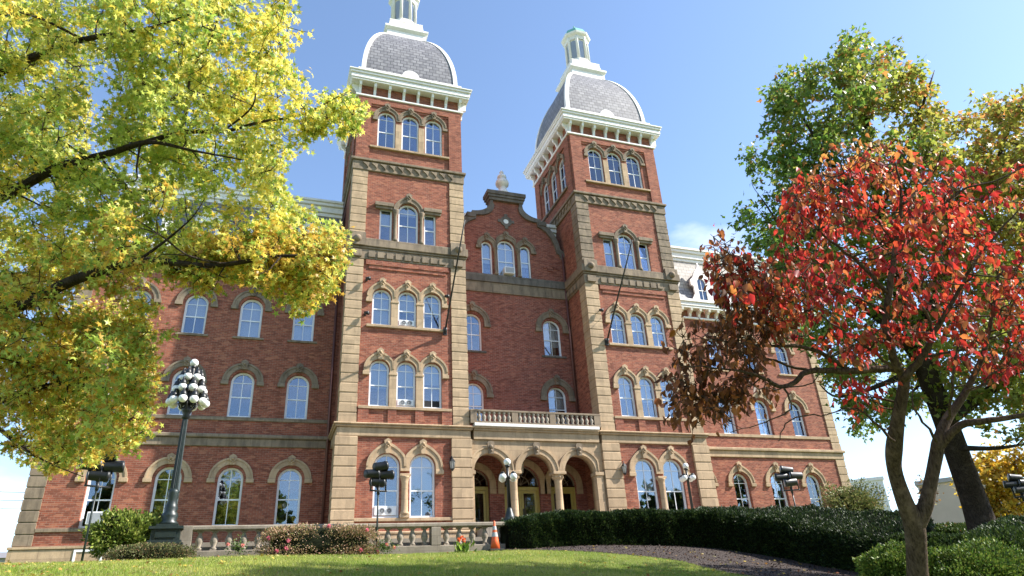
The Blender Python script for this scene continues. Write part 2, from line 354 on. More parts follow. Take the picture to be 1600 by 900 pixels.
def mulch_mat():
    m, t, bs = newmat('bark_mulch'); g = t.nodes.new('ShaderNodeNewGeometry'); p = g.outputs['Position']
    k = mixc(t, ramp(t, noise(t, p, 22, 6, .75), .3, .7), (.017, .011, .009), (.075, .052, .043))
    t.links.new(k, bs.inputs['Base Color']); bs.inputs['Roughness'].default_value = .95; bump(t, bs, noise(t, p, 35, 5), .05, 1); return m
M['lawn'] = lawn_mat(); M['mulch'] = mulch_mat()
gx = np.r_[-3000, -900, -300, -120, -70, np.arange(-45, 55, .5), 75, 120, 300, 900, 3000]
gy = np.r_[-3000, -900, -300, -120, -70, np.arange(-50, 34, .5), 50, 90, 300, 900, 3000]
sheet('ground', gx, gy, M['lawn'])
def ray_ground(px, py, lo=5, hi=60):
    d = (px-800)/FPX*RGT - (py-450)/FPX*UPV + FWD
    for t in np.arange(lo, hi, .05):
        p = CAM+d*t
        if p[2] < gz(p[0], p[1]): return p
    return None
# mulch bed: between the lawn edge and the hedge
EDGE = [at(790, 862, -8.2), at(900, 861, -9.6), at(1030, 868, -11.2), at(1130, 878, -12.8), at(1225, 893, -14.4), at(1262, 912, -15.6), at(1300, 940, -17.5)]
HEDGE = [at(797, 858, -7.7), at(870, 853, -7.4), at(956, 850, -7.5), at(1094, 854, -8.2), at(1231, 869, -10.2), at(1345, 884, -12.8), at(1420, 893, -14.6), at(1500, 905, -16.0)]
ep = np.array([(p[0], p[1]) for p in EDGE]); hp = np.array([(p[0], p[1]) for p in HEDGE])
def in_bed(x, y):
    e = np.interp(x, ep[:, 0], ep[:, 1], left=9, right=-20); return (y > e) & (x > ep[0, 0]) & (y < np.interp(x, hp[:, 0], hp[:, 1])+.9)
sheet('mulch_bed', np.arange(4, 22, .12), np.arange(-21, -5, .12), M['mulch'], .012, lambda x, y: bool(in_bed(np.array([x]), np.array([y]))[0]))
px0 = -4.6
paving = plain('terrace_paving', (.36, .32, .27), .85, 0, .3, 3, (.2, .17, .14))
mb = MB(); mb.box(px0, 21.5, -6.6, -.3, .0, .92); tag(mb.build('terrace_paving', paving), kind='structure')

# ------------------------------------------------------------------ the college building
B = thing('college_building', 'red brick Victorian college hall with twin domed towers and sandstone trim', 'building', (0, 0, 0))
BR, ST, STW, STD, WH = M['brick'], M['stone'], M['stone_w'], M['stone_d'], M['white']
TW, T2, YWING, YREC = 6.0, 13.11, 2.7, 2.5
_cache = {}
def cached(key, fn):
    if key not in _cache: _cache[key] = fn()
    return _cache[key]
def window(mw, w, h, arched=True, rows=(.5,), blind=0., bars=True, fr=.085, recess=.12, open_gap=0., top_bar=True, bmat='blind'):
    r = w/2
    def frame():
        mb = MB()
        if arched:
            o = [(r, 0)]+arch_path(r, h-r, 18)+[(-r, 0)]; i = [(r-fr, fr)]+arch_path(r-fr, h-r, 18)+[(-r+fr, fr)]
            mb.ring(i, o, recess, recess+.13)
            mb.box(-r+.001, r-.001, recess-.03, recess+.12, -.002, fr)
        else:
            for a in ((-r, -r+fr, 0, h), (r-fr, r, 0, h), (-r+fr, r-fr, 0, fr), (-r+fr, r-fr, h-fr, h)): mb.box(a[0], a[1], recess, recess+.13, a[2], a[3])
        for q in rows: mb.box(-r+fr, r-fr, recess+.035, recess+.11, q*h-.028, q*h+.028)
        if bars: mb.box(-.016, .016, recess+.045, recess+.09, fr, h-fr)
        if arched and top_bar: mb.box(-r+fr, r-fr, recess+.047, recess+.088, h-r-.016, h-r+.016)
        return mb.mesh('window')
    def pane():
        mb = MB(); g = .02
        mb.prism(arch_poly(w-2*fr+g, h-1.5*fr, 0, fr-g/2) if arched else [(-r+fr, fr), (r-fr, fr), (r-fr, h-fr), (-r+fr, h-fr)], recess+.062, recess+.068); return mb.mesh('pane')
    o = link('window', cached(('w', w, h, arched, rows, bars, fr, recess, top_bar), frame), M['winpaint'], B, mw)
    link('pane', cached(('p', w, h, arched, fr, recess), pane), M['glass'], o)
    if blind > 0:
        def bl():
            zb = h*(1-blind)
            mb = MB(); rr = r-fr
            poly = [(-rr, zb), (rr, zb)]+(arch_path(rr, h-r, 14) if arched and zb < h-r else [(rr, h-fr), (-rr, h-fr)])
            mb.prism(poly, recess+.2, recess+.215); return mb.mesh('blind')
        link('blind', cached(('b', w, h, arched, blind, fr, recess), bl), M[bmat], o)
    if open_gap:
        mb = MB(); mb.box(-r+fr, r-fr, recess+.055, recess+.06, fr, open_gap); mb.build('open_gap', M['dark'], o)
    return o
def hood(win, w, h, t=.27, drop=.2, out_=.09, gap=.02, ll=None, rl=None, ogee=.12, key=True, mat=None, kh=.5, corb=True):
    mat = mat or ST; r = w/2+gap; zs = h-w/2; ll = ll or 9; rl = rl or 9
    def mk():
        mb = MB(); ins = []; outs = []; n = 28
        for i in range(n+1):
            a = PI*i/n; ins.append((r*math.cos(a), zs+r*math.sin(a)))
            q = max(0, 1-abs(a-PI/2)/.75); ro = r+t+ogee*q**1.6
            x = ro*math.cos(a); outs.append((max(-ll, min(rl, x)), zs+ro*math.sin(a)))
        xr, xl = min(rl, r+t), max(-ll, -r-t)
        ins = [(r, zs-drop)]+ins+[(-r, zs-drop)]; outs = [(xr, zs-drop)]+outs+[(xl, zs-drop)]
        mb.ring(ins, outs, -out_, .02)
        # raised outer moulding
        o2 = [(x*1.0, z) for x, z in outs]; i2 = [(x+(ix-x)*.3, z+(iz-z)*.3) for (x, z), (ix, iz) in zip(outs, ins)]
        mb.ring(i2[1:-1], o2[1:-1], -out_-.035, -out_+.004)
        if corb:
            if rl > r+t: mb.bbox(r-.004, r+t+.04, -out_-.05, .02, zs-drop-.13, zs-drop+.05)
            if ll > r+t: mb.bbox(-r-t-.04, -r+.004, -out_-.05, .02, zs-drop-.13, zs-drop+.05)
        return mb.mesh('hood')
    link('hood', cached(('h', w, h, t, drop, out_, gap, ll, rl, ogee, corb), mk), mat, win)
    if key:
        def ky():
            mb = MB(); z0 = zs+r-.03; z1 = z0+t+ogee+.14
            mb.prism([(-.09, z0), (.09, z0), (.15, z1-.16), (.17, z1-.06), (.08, z1), (0, z1+.05), (-.08, z1), (-.17, z1-.06), (-.15, z1-.16)], -out_-.09, .02)
            mb.ball((0, -out_-.10, z1-.17), .075, 10, 6); mb.ball((-.075, -out_-.10, z1-.26), .05, 8, 5); mb.ball((.075, -out_-.10, z1-.26), .05, 8, 5); mb.ball((0, -out_-.1, z1-.33), .05, 8, 5)
            return mb.mesh('keystone')
        link('keystone', cached(('k', w, h, t, out_, gap, ogee), ky), mat, win)
def ringbox(mb, x0, x1, y0, y1, z0, z1, o):   # a course that wraps a rectangular block, proud by o
    mb.bbox(x0-o, x1+o, y0-o, y1+o, z0, z1, min(.03, o*.5))

def tower(x0, idx):
    R = -PI/2
    fm = lambda u, z, d=0: frame_m(x0+u, -d, z)
    lm = lambda v, z, d=0: frame_m(x0-d, TW-v, z, R)
    holes = []; specs = []
    for k, u in enumerate((1.66, 3.02, 4.38)): specs.append((u, 22.2, 1.0, 2.58, 'top', k))
    specs += [(2.98, 16.25, 1.08, 2.45, 'pal', 1)]
    for k, u in enumerate((1.72, 3.0, 4.28)): specs.append((u, 11.5, .93, 1.97, 'A', k)); specs.append((u, 7.42, .93, 2.28, 'Bf', k))
    for k, u in enumerate((2.19, 3.81)): specs.append((u, 2.47, 1.16, 2.78, 'G', k))
    for s in specs: holes.append(arch_poly(s[2], s[3], s[0], s[1]))
    for u in (1.79, 4.16): holes.append([(u-.33, 16.25), (u+.33, 16.25), (u+.33, 18.27), (u-.33, 18.27)])
    wall('tower_wall', [(0, .3), (TW, .3), (TW, 26.45), (0, 26.45)], holes, .4, BR, B, fm(0, 0))
    lh = [arch_poly(1.0, 2.58, u, 22.2) for u in (1.62, 3.0, 4.38)]
    wall('tower_wall', [(0, .3), (TW-.4, .3), (TW-.4, 26.45), (0, 26.45)], lh, .4, BR, B, lm(0, 0))
    mb = MB(); mb.box(x0+TW-.4, x0+TW, .4, TW, .3, 26.45); mb.box(x0+.4, x0+TW-.4, TW-.4, TW, .3, 26.45); mb.build('tower_wall', BR, B)
    for z in (6.3, 10.9, 15.6, 21.4): mb = MB(); mb.box(x0+.4, x0+TW-.4, .4, TW-.4, z-.1, z+.1); mb.build('floor_slab', M['dark'], B)
    bl = {('A', 0): .98, ('A', 1): .55, ('A', 2): .6, ('Bf', 0): .58, ('Bf', 1): .5, ('Bf', 2): .45, ('G', 0): .0, ('G', 1): .62, ('top', 0): 0, ('top', 1): 0, ('top', 2): 0, ('pal', 1): .25} if idx == 0 else \
         {('A', 0): .35, ('A', 1): .5, ('A', 2): .4, ('Bf', 0): .55, ('Bf', 1): .6, ('Bf', 2): .5, ('G', 0): .55, ('G', 1): .52, ('top', 2): .0, ('pal', 1): .3}
    for (u, z, w, h, kind, k) in specs:
        rows = (.46,) if kind != 'G' else (.42,)
        wn = window(fm(u, z), w, h, True, rows, bl.get((kind, k), 0), open_gap=.42 if (kind == 'Bf' and k == 2 and idx == 0) else 0)
        hs = .645
        if kind in ('A', 'Bf'): hood(wn, w, h, ll=None if k == 0 else hs, rl=None if k == 2 else hs)
        if kind == 'top': hood(wn, w, h, t=.24, ogee=.1, drop=.12, ll=None if k == 0 else .68, rl=None if k == 2 else .68, mat=STW, out_=.06)
        if kind == 'G': hood(wn, w, h, t=.33, ogee=.16, ll=None if k == 0 else .81, rl=None if k == 1 else .81)
        if kind == 'pal': hood(wn, w, h, t=.26, ogee=.14, drop=.0, corb=False, mat=STW, out_=.12)
    for v in (1.62, 3.0, 4.38):
        wn = window(lm(v, 22.2), 1.0, 2.58, True, (.46,)); hood(wn, 1.0, 2.58, t=.24, ogee=.1, drop=.12, ll=.67, rl=.67, mat=STW, out_=.06)
    for u in (1.79, 4.16): window(fm(u, 16.25), .66, 2.02, False, (.5,), .35 if u > 2 else .5, bars=False)
    # stone parts of the front
    for u in (2.36, 3.64):                                # piers between the grouped windows
        for z0, z1, o in ((11.42, 12.72, 0), (7.34, 8.95, 0), (22.2, 23.98, 1)):
            e = 0 if not o else (-.02 if u < 3 else .02)
            mb = MB(); mb.bbox(u-.17+e, u+.17+e, -.07+.02*o, .1, z0, z1)
            if not o: mb.bbox(u-.2, u+.2, -.1, .1, z1-.01, z1+.1)
            mb.build('window_pier', ST, B, fm(0, 0))
    for a, b in ((1.18, 2.16), (3.80, 4.78)):             # palladian entablature, colonnettes
        mb = MB(); mb.bbox(a, b, -.2, .02, 18.30, 18.52); mb.bbox(a+.04, b-.04, -.12, .02, 18.16, 18.305); mb.build('window_lintel', STW, B, fm(0, 0))
    for u in (2.28, 3.68):
        mb = MB(); mb.lathe([(.14, 16.22), (.14, 16.36), (.1, 16.42), (.09, 17.85), (.11, 17.9), (.17, 18.1), (.17, 18.158)], (u, -.08, 0), 14); mb.build('colonnette', STW, B, fm(0, 0))
    mb = MB(); mb.bbox(2.79, 3.21, -.2, .1, 2.45, 2.6); mb.lathe([(.2, 2.6), (.2, 2.66), (.155, 2.74), (.145, 3.9), (.16, 3.93), (.155, 3.97), (.2, 4.15), (.25, 4.22)], (3.0, -.06, 0), 18); mb.bbox(2.76, 3.24, -.24, .1, 4.22, 4.33); mb.build('column', ST, B, fm(0, 0))
    for a in ((1.0, 5.0, -.12, .1, 11.36, 11.49), (.79, 5.21, -.1, .1, 7.28, 7.41), (.84, 5.16, -.12, .1, 2.32, 2.455), (.76, 5.26, -.14, .1, 22.06, 22.19)):
        mb = MB(); mb.bbox(*a); mb.build('sill_course', ST, B, fm(0, 0))
    mb = MB(); mb.bbox(.8, 5.2, -.14, .1, 22.06, 22.19); mb.build('sill_course', STW, B, lm(0, 0))
    for a, b in ((.79, 1.28), (2.16, 2.56), (3.44, 3.84), (4.72, 5.21)): mb = MB(); mb.box(a, b, -.07, .01, 6.6, 7.28); mb.build('brick_die', BR, B, fm(0, 0))
    for a, b in ((0, .74), (5.26, 6.0)): mb = MB(); mb.box(a, b, -.1, .01, 21.23, 25.55); mb.build('brick_pilaster', BR, B, fm(0, 0))
    mb = MB(); mb.box(.741, 5.259, -.1, .01, 25.12, 25.55); mb.box(.74, 5.26, -.05, .01, 24.98, 25.13); mb.build('brick_corbel', BR, B, fm(0, 0))
    mb = MB(); mb.box(1.0, 5.0, -.05, .01, 14.55, 14.76); mb.box(.85, 5.15, -.09, .01, 14.752, 15.02); mb.build('brick_corbel', BR, B, fm(0, 0))
    for a, b in ((.1, .84), (5.26, 5.9)): mb = MB(); mb.box(a, b, -.1, .01, 21.23, 25.55); mb.build('brick_pilaster', BR, B, lm(0, 0))
    mb = MB(); mb.box(.841, 5.259, -.1, .01, 25.12, 25.55); mb.build('brick_corbel', BR, B, lm(0, 0))
    # courses that wrap the tower
    mb = MB(); ringbox(mb, x0, x0+TW, 0, TW, .3, 1.78, .13); ringbox(mb, x0, x0+TW, 0, TW, 1.782, 1.9, .17)
    mb.build('plinth', ST, B)
    mb = MB(); ringbox(mb, x0, x0+TW, 0, TW, 5.99, 6.4, .1); ringbox(mb, x0, x0+TW, 0, TW, 6.402, 6.5, .19); ringbox(mb, x0, x0+TW, 0, TW, 6.502, 6.59, .26)
    mb.build('band_course', ST, B)
    mb = MB(); ringbox(mb, x0, x0+TW, 0, TW, 15.03, 15.62, .08); ringbox(mb, x0, x0+TW, 0, TW, 15.622, 15.74, .13); ringbox(mb, x0, x0+TW, 0, TW, 15.742, 16.22, .20)
    for k in range(9): mb.bbox(x0+.95+k*.46, x0+.95+k*.46+.34, -.15, 0, 15.14, 15.48)
    for k in range(9): mb.bbox(x0-.15, x0, .95+k*.46, .95+k*.46+.34, 15.14, 15.48)
    for a in (.0, 5.3): mb.bbox(x0+a-.06, x0+a+.76, -.26, 0, 15.744, 16.5); mb.ball((x0+a+.35, -.27, 16.1), .2, 10, 6); mb.bbox(x0+a+.1, x0+a+.6, -.2, 0, 15.12, 15.5)
    mb.build('band_course', STW, B)
    mb = MB(); ringbox(mb, x0, x0+TW, 0, TW, 20.48, 21.06, .10); ringbox(mb, x0, x0+TW, 0, TW, 21.062, 21.23, .2)
    for side in (0, 1):
        for k in range(11):                               # row of raised triangular cusps
            a = .42+k*.47
            tri = [(a, 20.95), (a+.36, 20.95), (a+.30, 20.62), (a+.2, 20.78)]
            if side == 0: mb2 = MB(); mb2.prism(tri, -.17, -.09); mb.add([(x0+x, y, z) for x, y, z in mb2.v], mb2.f)
            else: mb2 = MB(); mb2.prism(tri, -.17, -.09); mb.add([(x0+y, x, z) for x, y, z in mb2.v], mb2.f)
    mb.build('band_course', STW, B)
    # quoins: stacks of rusticated blocks at the corners
    def quoin(xa, xb, ya, yb, z0, z1, mat):
        mb = MB(); n = max(1, round((z1-z0)/.47)); hh = (z1-z0)/n; mb.box(xa+.02, xb-.02, ya+.02, yb-.02, z0, z1)
        for k in range(n):
            j = random.uniform(-.008, .008); mb.bbox(xa+j, xb+j, ya+j, yb+j, z0+k*hh+.018, z0+(k+1)*hh-.018, .03)
        mb.build('quoin', mat, B)
    for (za, zb, o, w, mt) in ((1.9, 5.99, .15, .84, ST), (6.59, 15.03, .07, .74, ST), (16.22, 20.48, .06, .74, STW if idx else ST)):
        quoin(x0-o, x0+w, -o, w, za, zb, mt); quoin(x0+TW-w, x0+TW+o, -o, w, za, zb, mt)
    # main cornice
    cb = MB()
    ringbox(cb, x0, x0+TW, 0, TW, 25.555, 25.70, .16)
    ringbox(cb, x0, x0+TW, 0, TW, 26.42, 26.54, .46); ringbox(cb, x0, x0+TW, 0, TW, 26.542, 26.84, .50); ringbox(cb, x0, x0+TW, 0, TW, 26.842, 27.0, .57); ringbox(cb, x0, x0+TW, 0, TW, 27.002, 27.12, .63)
    ringbox(cb, x0, x0+TW, 0, TW, 27.122, 27.5, .22); ringbox(cb, x0, x0+TW, 0, TW, 27.502, 27.72, .10)
    for k in range(8):
        u = .06+k*(TW-.12)/7
        cb.box(x0+TW, x0+TW+.36, u-.07, u+.07, 25.9, 26.42); cb.box(x0+u-.07, x0+u+.07, TW, TW+.36, 25.9, 26.42)
    c = cb.build('cornice', WH, B)
    def br_():
        mb = MB(); mb.prism([(0, 25.70), (-.10, 25.70), (-.12, 25.85), (-.18, 26.05), (-.34, 26.2), (-.38, 26.42), (0, 26.42)], -.07, .07)
        mb.v = [(y, x, z) for x, y, z in mb.v]; return mb.mesh('bracket')
    me = cached('bracket', br_)
    for k in range(8):
        u = .06+k*(TW-.12)/7
        link('bracket', me, WH, c, fm(u, 0)); link('bracket', me, WH, c, lm(u, 0))
    # dome
    cx, cy = x0+TW/2, TW/2; zb, H, s0, s1 = 27.72, 5.0, 2.86, 1.22
    am = math.radians(64); AA = (s0-s1)/(1-math.cos(am)); prof = [(s0-AA*(1-math.cos(a)), zb+H*math.sin(a)/math.sin(am)) for a in [am*i/18 for i in range(19)]]
    mb = MB()
    for i in range(18):
        (sa, za), (sb, zz) = prof[i], prof[i+1]
        for k in range(4):
            ca, sn = round(math.cos(k*PI/2)), round(math.sin(k*PI/2)); q = []
            for (s, z, t) in ((sa, za, -1), (sa, za, 1), (sb, zz, 1), (sb, zz, -1)):
                lx, ly = t*s, -s; q.append((cx+lx*ca-ly*sn, cy+lx*sn+ly*ca, z))
            mb.add(q, [(0, 1, 2, 3)], True)
    d = mb.build('dome', M['slate'], B)
    for sx, sy in ((-1, -1), (1, -1), (-1, 1), (1, 1)):
        mb = MB(); vs = []; fs = []
        for i, (s, z) in enumerate(prof):
            w = .2
            for (a, b) in ((s+.05, s+.05), (s+.05, s-w), (s-.05, s-w), (s-w, s-.05), (s-w, s+.05)): vs.append((cx+sx*a, cy+sy*b, z))
        n = 5
        for i in range(18):
            for k in range(n): fs.append((i*n+k, i*n+(k+1) % n, (i+1)*n+(k+1) % n, (i+1)*n+k))
        mb.add(vs, fs); mb.build('rib', WH, d)
    for k in range(4):
        mb = MB(); mb.prism(arch_path(.52, 27.722, 12), -.14, .3); mb.build('lunette', WH, d, frame_m(cx, cy, 0, k*PI/2) @ Matrix.Translation((0, -2.86, 0)))
    # cupola
    mb = MB()
    def sq(r0, z0, r1, z1): mb.lathe([(r0*1.41421, z0), (r1*1.41421, z1)], (cx, cy, 0), 4, False, PI/4)
    sq(1.30, 32.60, 1.26, 33.15); sq(1.28, 33.15, 1.42, 33.3); sq(1.42, 33.3, 1.42, 33.45); sq(1.18, 33.45, 1.08, 34.2); sq(1.1, 34.2, 1.1, 34.3)
    oc = lambda pr: mb.lathe(pr, (cx, cy, 0), 8, False, PI/8)
    oc([(1.0, 34.3), (.98, 34.62), (.88, 34.7), (.88, 34.9)])
    oc([(.74, 34.9), (.74, 37.05)])
    for k in range(8):
        a = k*PI/4+PI/8; mb.lathe([(.115, 34.9), (.1, 36.95), (.14, 37.05)], (cx+.80*math.cos(a), cy+.80*math.sin(a), 0), 8)
    oc([(.86, 36.85), (.9, 37.1), (1.08, 37.25), (1.12, 37.4), (1.02, 37.46)])
    cu = mb.build('cupola', WH, B)
    for k in range(8):
        a = k*PI/4; mb = MB(); mb.prism(arch_poly(.40, 1.7, 0, 35.05), -.012, .02); p = mb.build('window', M['glass'], cu, frame_m(cx+.70*math.cos(a), cy+.70*math.sin(a), 0, a+PI/2))
        mb = MB(); mb.prism(arch_poly(.36, 1.66, 0, 35.07), .0, .004)
    mb = MB(); mb.lathe([(1.0, 37.46), (.96, 37.62), (.8, 37.95), (.5, 38.25), (.2, 38.4), (.06, 38.6), (.05, 38.9)], (cx, cy, 0), 8, False, PI/8); mb.build('cupola_cap', M['copper'], cu)
tower(0, 0); tower(T2, 1)

# recess wall, gable and doors
def gable():
    gc = 9.5
    half = [(3.555, 18.0), (3.5, 18.3), (3.33, 18.4), (3.22, 18.95), (3.02, 19.4), (2.72, 19.82), (2.4, 20.05), (2.2, 20.12), (2.17, 20.42)]
    for i in range(1, 9):
        a = i/8*PI/2; half.append((2.17-1.16*math.sin(a), 20.42+.75*(1-math.cos(a))))
    half += [(.99, 21.3), (1.06, 21.45), (1.06, 21.98)]
    right = [(gc+a, z) for a, z in half]; left = [(gc-a, z) for a, z in half][::-1]
    left[-1] = (TW, 18.0); right[0] = (T2, 18.0)
    outline = [(TW, .6), (T2, .6)]+right+left
    holes = [arch_poly(1.1, 2.46, 9.36, 16.27), arch_poly(.66, 2.24, 8.15, 16.27), arch_poly(.66, 2.24, 10.57, 16.27)]
    for u in (7.12, 11.9): holes += [arch_poly(1.1, 2.24, u, 11.5), arch_poly(1.1, 2.28, u, 7.4)]
    doors = ((7.02, .74), (9.52, .98), (11.8, .74))
    for u, r in doors: holes.append([(u-r, 1.9), (u+r, 1.9)]+arch_path(r, 4.36, 16, u))
    wall('gable_wall', outline, holes, .45, M['brick_shade'], B, frame_m(0, YREC, 0))
    cop = MB(); path = right+left
    inner = [(gc+(x-gc)*(1-.2/max(.6, abs(x-gc))), z-.2) for x, z in path]
    cop.ring(inner, [(gc+(x-gc)*(1+.05/max(.6, abs(x-gc))), z+.06) for x, z in path], -.14, .5)
    cop.bbox(gc-1.2, gc+1.2, -.26, .6, 21.62, 21.8); cop.bbox(gc-1.12, gc+1.12, -.2, .56, 21.42, 21.618); cop.bbox(gc-1.26, gc+1.26, -.32, .64, 21.802, 22.06)
    for s in (-1, 1): cop.bbox(gc+s*2.3-.26, gc+s*2.3+.26, -.2, .5, 20.0, 20.3)
    cop.build('coping', STD, B, frame_m(0, YREC, 0))
    fb = MB(); fb.lathe([(.42, 22.06), (.42, 22.2), (.36, 22.25), (.27, 22.45), (.21, 22.6), (.24, 22.66), (.4, 22.78), (.43, 22.95), (.38, 23.12), (.22, 23.2), (.2, 23.28), (.3, 23.38), (.26, 23.52), (.12, 23.6), (.1, 23.7), (.14, 23.78), (.03, 23.95)], (gc-.1, YREC+.15, 0), 16)
    fb.build('finial', plain('weathered_white_stone', (.80, .78, .76), .8, 0, .25, 5, (.45, .43, .42)), B)
    # round light and rosettes
    mb = MB(); mb.ring(arch_path(.17, 20.05, 20, gc-.05, 0, 2*PI), arch_path(.36, 20.05, 20, gc-.05, 0, 2*PI), -.06, .02)
    for a in range(4): c_ = (gc-.05+.42*math.cos(a*PI/2), 20.05+.42*math.sin(a*PI/2)); mb.bbox(c_[0]-.1, c_[0]+.1, -.07, .02, c_[1]-.1, c_[1]+.1)
    mb.build('round_surround', STD, B, frame_m(0, YREC, 0))
    mb = MB(); mb.prism(arch_path(.165, 20.05, 20, gc-.05, 0, 2*PI)[:-1], -.03, .01); mb.build('round_window', M['white'], B, frame_m(0, YREC, 0))
    for u in (6.5, 12.2):
        mb = MB()
        for i, (a, b) in enumerate(((0, 0), (.22, 0), (-.22, 0), (0, .17), (0, -.17), (.44, .02), (-.44, .02), (.15, .15), (-.15, -.15))): mb.box(u+a-.085, u+a+.085, -.05-.002*i, .01, 17.15+b-.075, 17.15+b+.075)
        mb.build('brick_rosette', M['brick_shade'], B, frame_m(0, YREC, 0))
    fm = lambda u, z: frame_m(u, YREC, z)
    w = window(fm(9.36, 16.27), 1.1, 2.46, True, (.42,), .95); hood(w, 1.1, 2.46, t=.3, ogee=.08, drop=.1, ll=.62, rl=.62, mat=STW, corb=False)
    for u, lim in ((8.15, 'r'), (10.57, 'l')):
        w = window(fm(u, 16.27), .66, 2.24, True, (.5,), .6, bars=False, top_bar=False); hood(w, .66, 2.24, t=.3, ogee=.06, drop=.1, ll=.585 if lim == 'l' else None, rl=.585 if lim == 'r' else None, mat=STW)
    for u in (8.64, 10.08):
        mb = MB(); mb.lathe([(.14, 16.24), (.14, 16.34), (.1, 16.4), (.09, 17.75), (.12, 17.85), (.16, 18.0), (.16, 18.06)], (u, -.1, 0), 12); mb.build('colonnette', STW, B, frame_m(0, YREC, 0))
    for i, u in enumerate((7.12, 11.9)):
        w = window(fm(u, 11.5), 1.1, 2.24, True, (.45,), .0 if i == 0 else .7, recess=.18); hood(w, 1.1, 2.24, t=.33, gap=.12, ogee=.06, mat=STW, drop=.15)
        w = window(fm(u, 7.4), 1.1, 2.28, True, (.45,), .5, recess=.18); hood(w, 1.1, 2.28, t=.33, gap=.12, ogee=.06, mat=STW, drop=.15)
        mb = MB(); mb.bbox(u-.75, u+.75, -.07, .1, 11.38, 11.495); mb.build('sill_course', STD, B, frame_m(0, YREC, 0))
    mb = MB(); mb.bbox(TW+.2, T2-.2, -.16, .01, 15.75, 16.24); mb.build('band_course', STD, B, frame_m(0, YREC, 0))
    mb = MB(); mb.bbox(TW+.1, T2-.1, -.08, .01, 15.1, 15.748); mb.build('band_course', STW, B, frame_m(0, YREC, 0))
    for u, r in doors:
        mb = MB(); mb.ring([(u+r, 3.9)]+arch_path(r, 4.36, 18, u)+[(u-r, 3.9)], [(u+r+.34, 3.9)]+arch_path(r+.34, 4.36, 18, u)+[(u-r-.34, 3.9)], -.08, .02)
        mb.build('door_arch', ST, B, frame_m(0, YREC, 0))
        f = MB(); r2 = r-.002
        f.box(u-r2, u-r2+.13, .2, .34, 1.9, 4.1); f.box(u+r2-.13, u+r2, .2, .34, 1.9, 4.1); f.box(u-r2, u+r2, .19, .35, 4.1, 4.28)
        n = 2 if r > .9 else 1; lw = (2*r2-.26)/n
        for k in range(n):
            a = u-r2+.13+k*lw; b = a+lw
            f.box(a+.005, a+.13, .24, .31, 1.92, 4.09); f.box(b-.13, b-.005, .24, .31, 1.92, 4.09); f.box(a+.13, b-.13, .24, .31, 1.92, 2.3); f.box(a+.13, b-.13, .24, .31, 3.96, 4.09)
        dr = f.build('door', M['door'], B, frame_m(0, YREC, 0))
        g = MB(); 
        for k in range(n):
            a = u-r2+.13+k*lw; g.box(a+.13, a+lw-.13, .27, .278, 2.3, 3.96)
        g.build('pane', M['glass_d'], dr)
        g = MB(); g.box(u+(.2 if n == 1 else .06), u+(.24 if n == 1 else .1), .18, .24, 2.8, 3.2); g.build('handle', M['iron'], dr)
        g = MB(); g.prism(arch_path(r2, 4.36, 16, u), .25, .26); tr = g.build('transom_pane', M['glass_d'], dr)
        g = MB()
        for k in range(1, 6): a = k*PI/6; g.tube([(u, .24, 4.36), (u+r2*math.cos(a), .24, 4.36+r2*math.sin(a))], .014, 5)
        g.ring(arch_path(r2-.08, 4.36, 18, u), arch_path(r2, 4.36, 18, u), .2, .3); g.ring(arch_path(r2*.45, 4.36, 18, u), arch_path(r2*.45+.03, 4.36, 18, u), .22, .27)
        g.build('fanlight', M['stone_w'], dr)
gable()

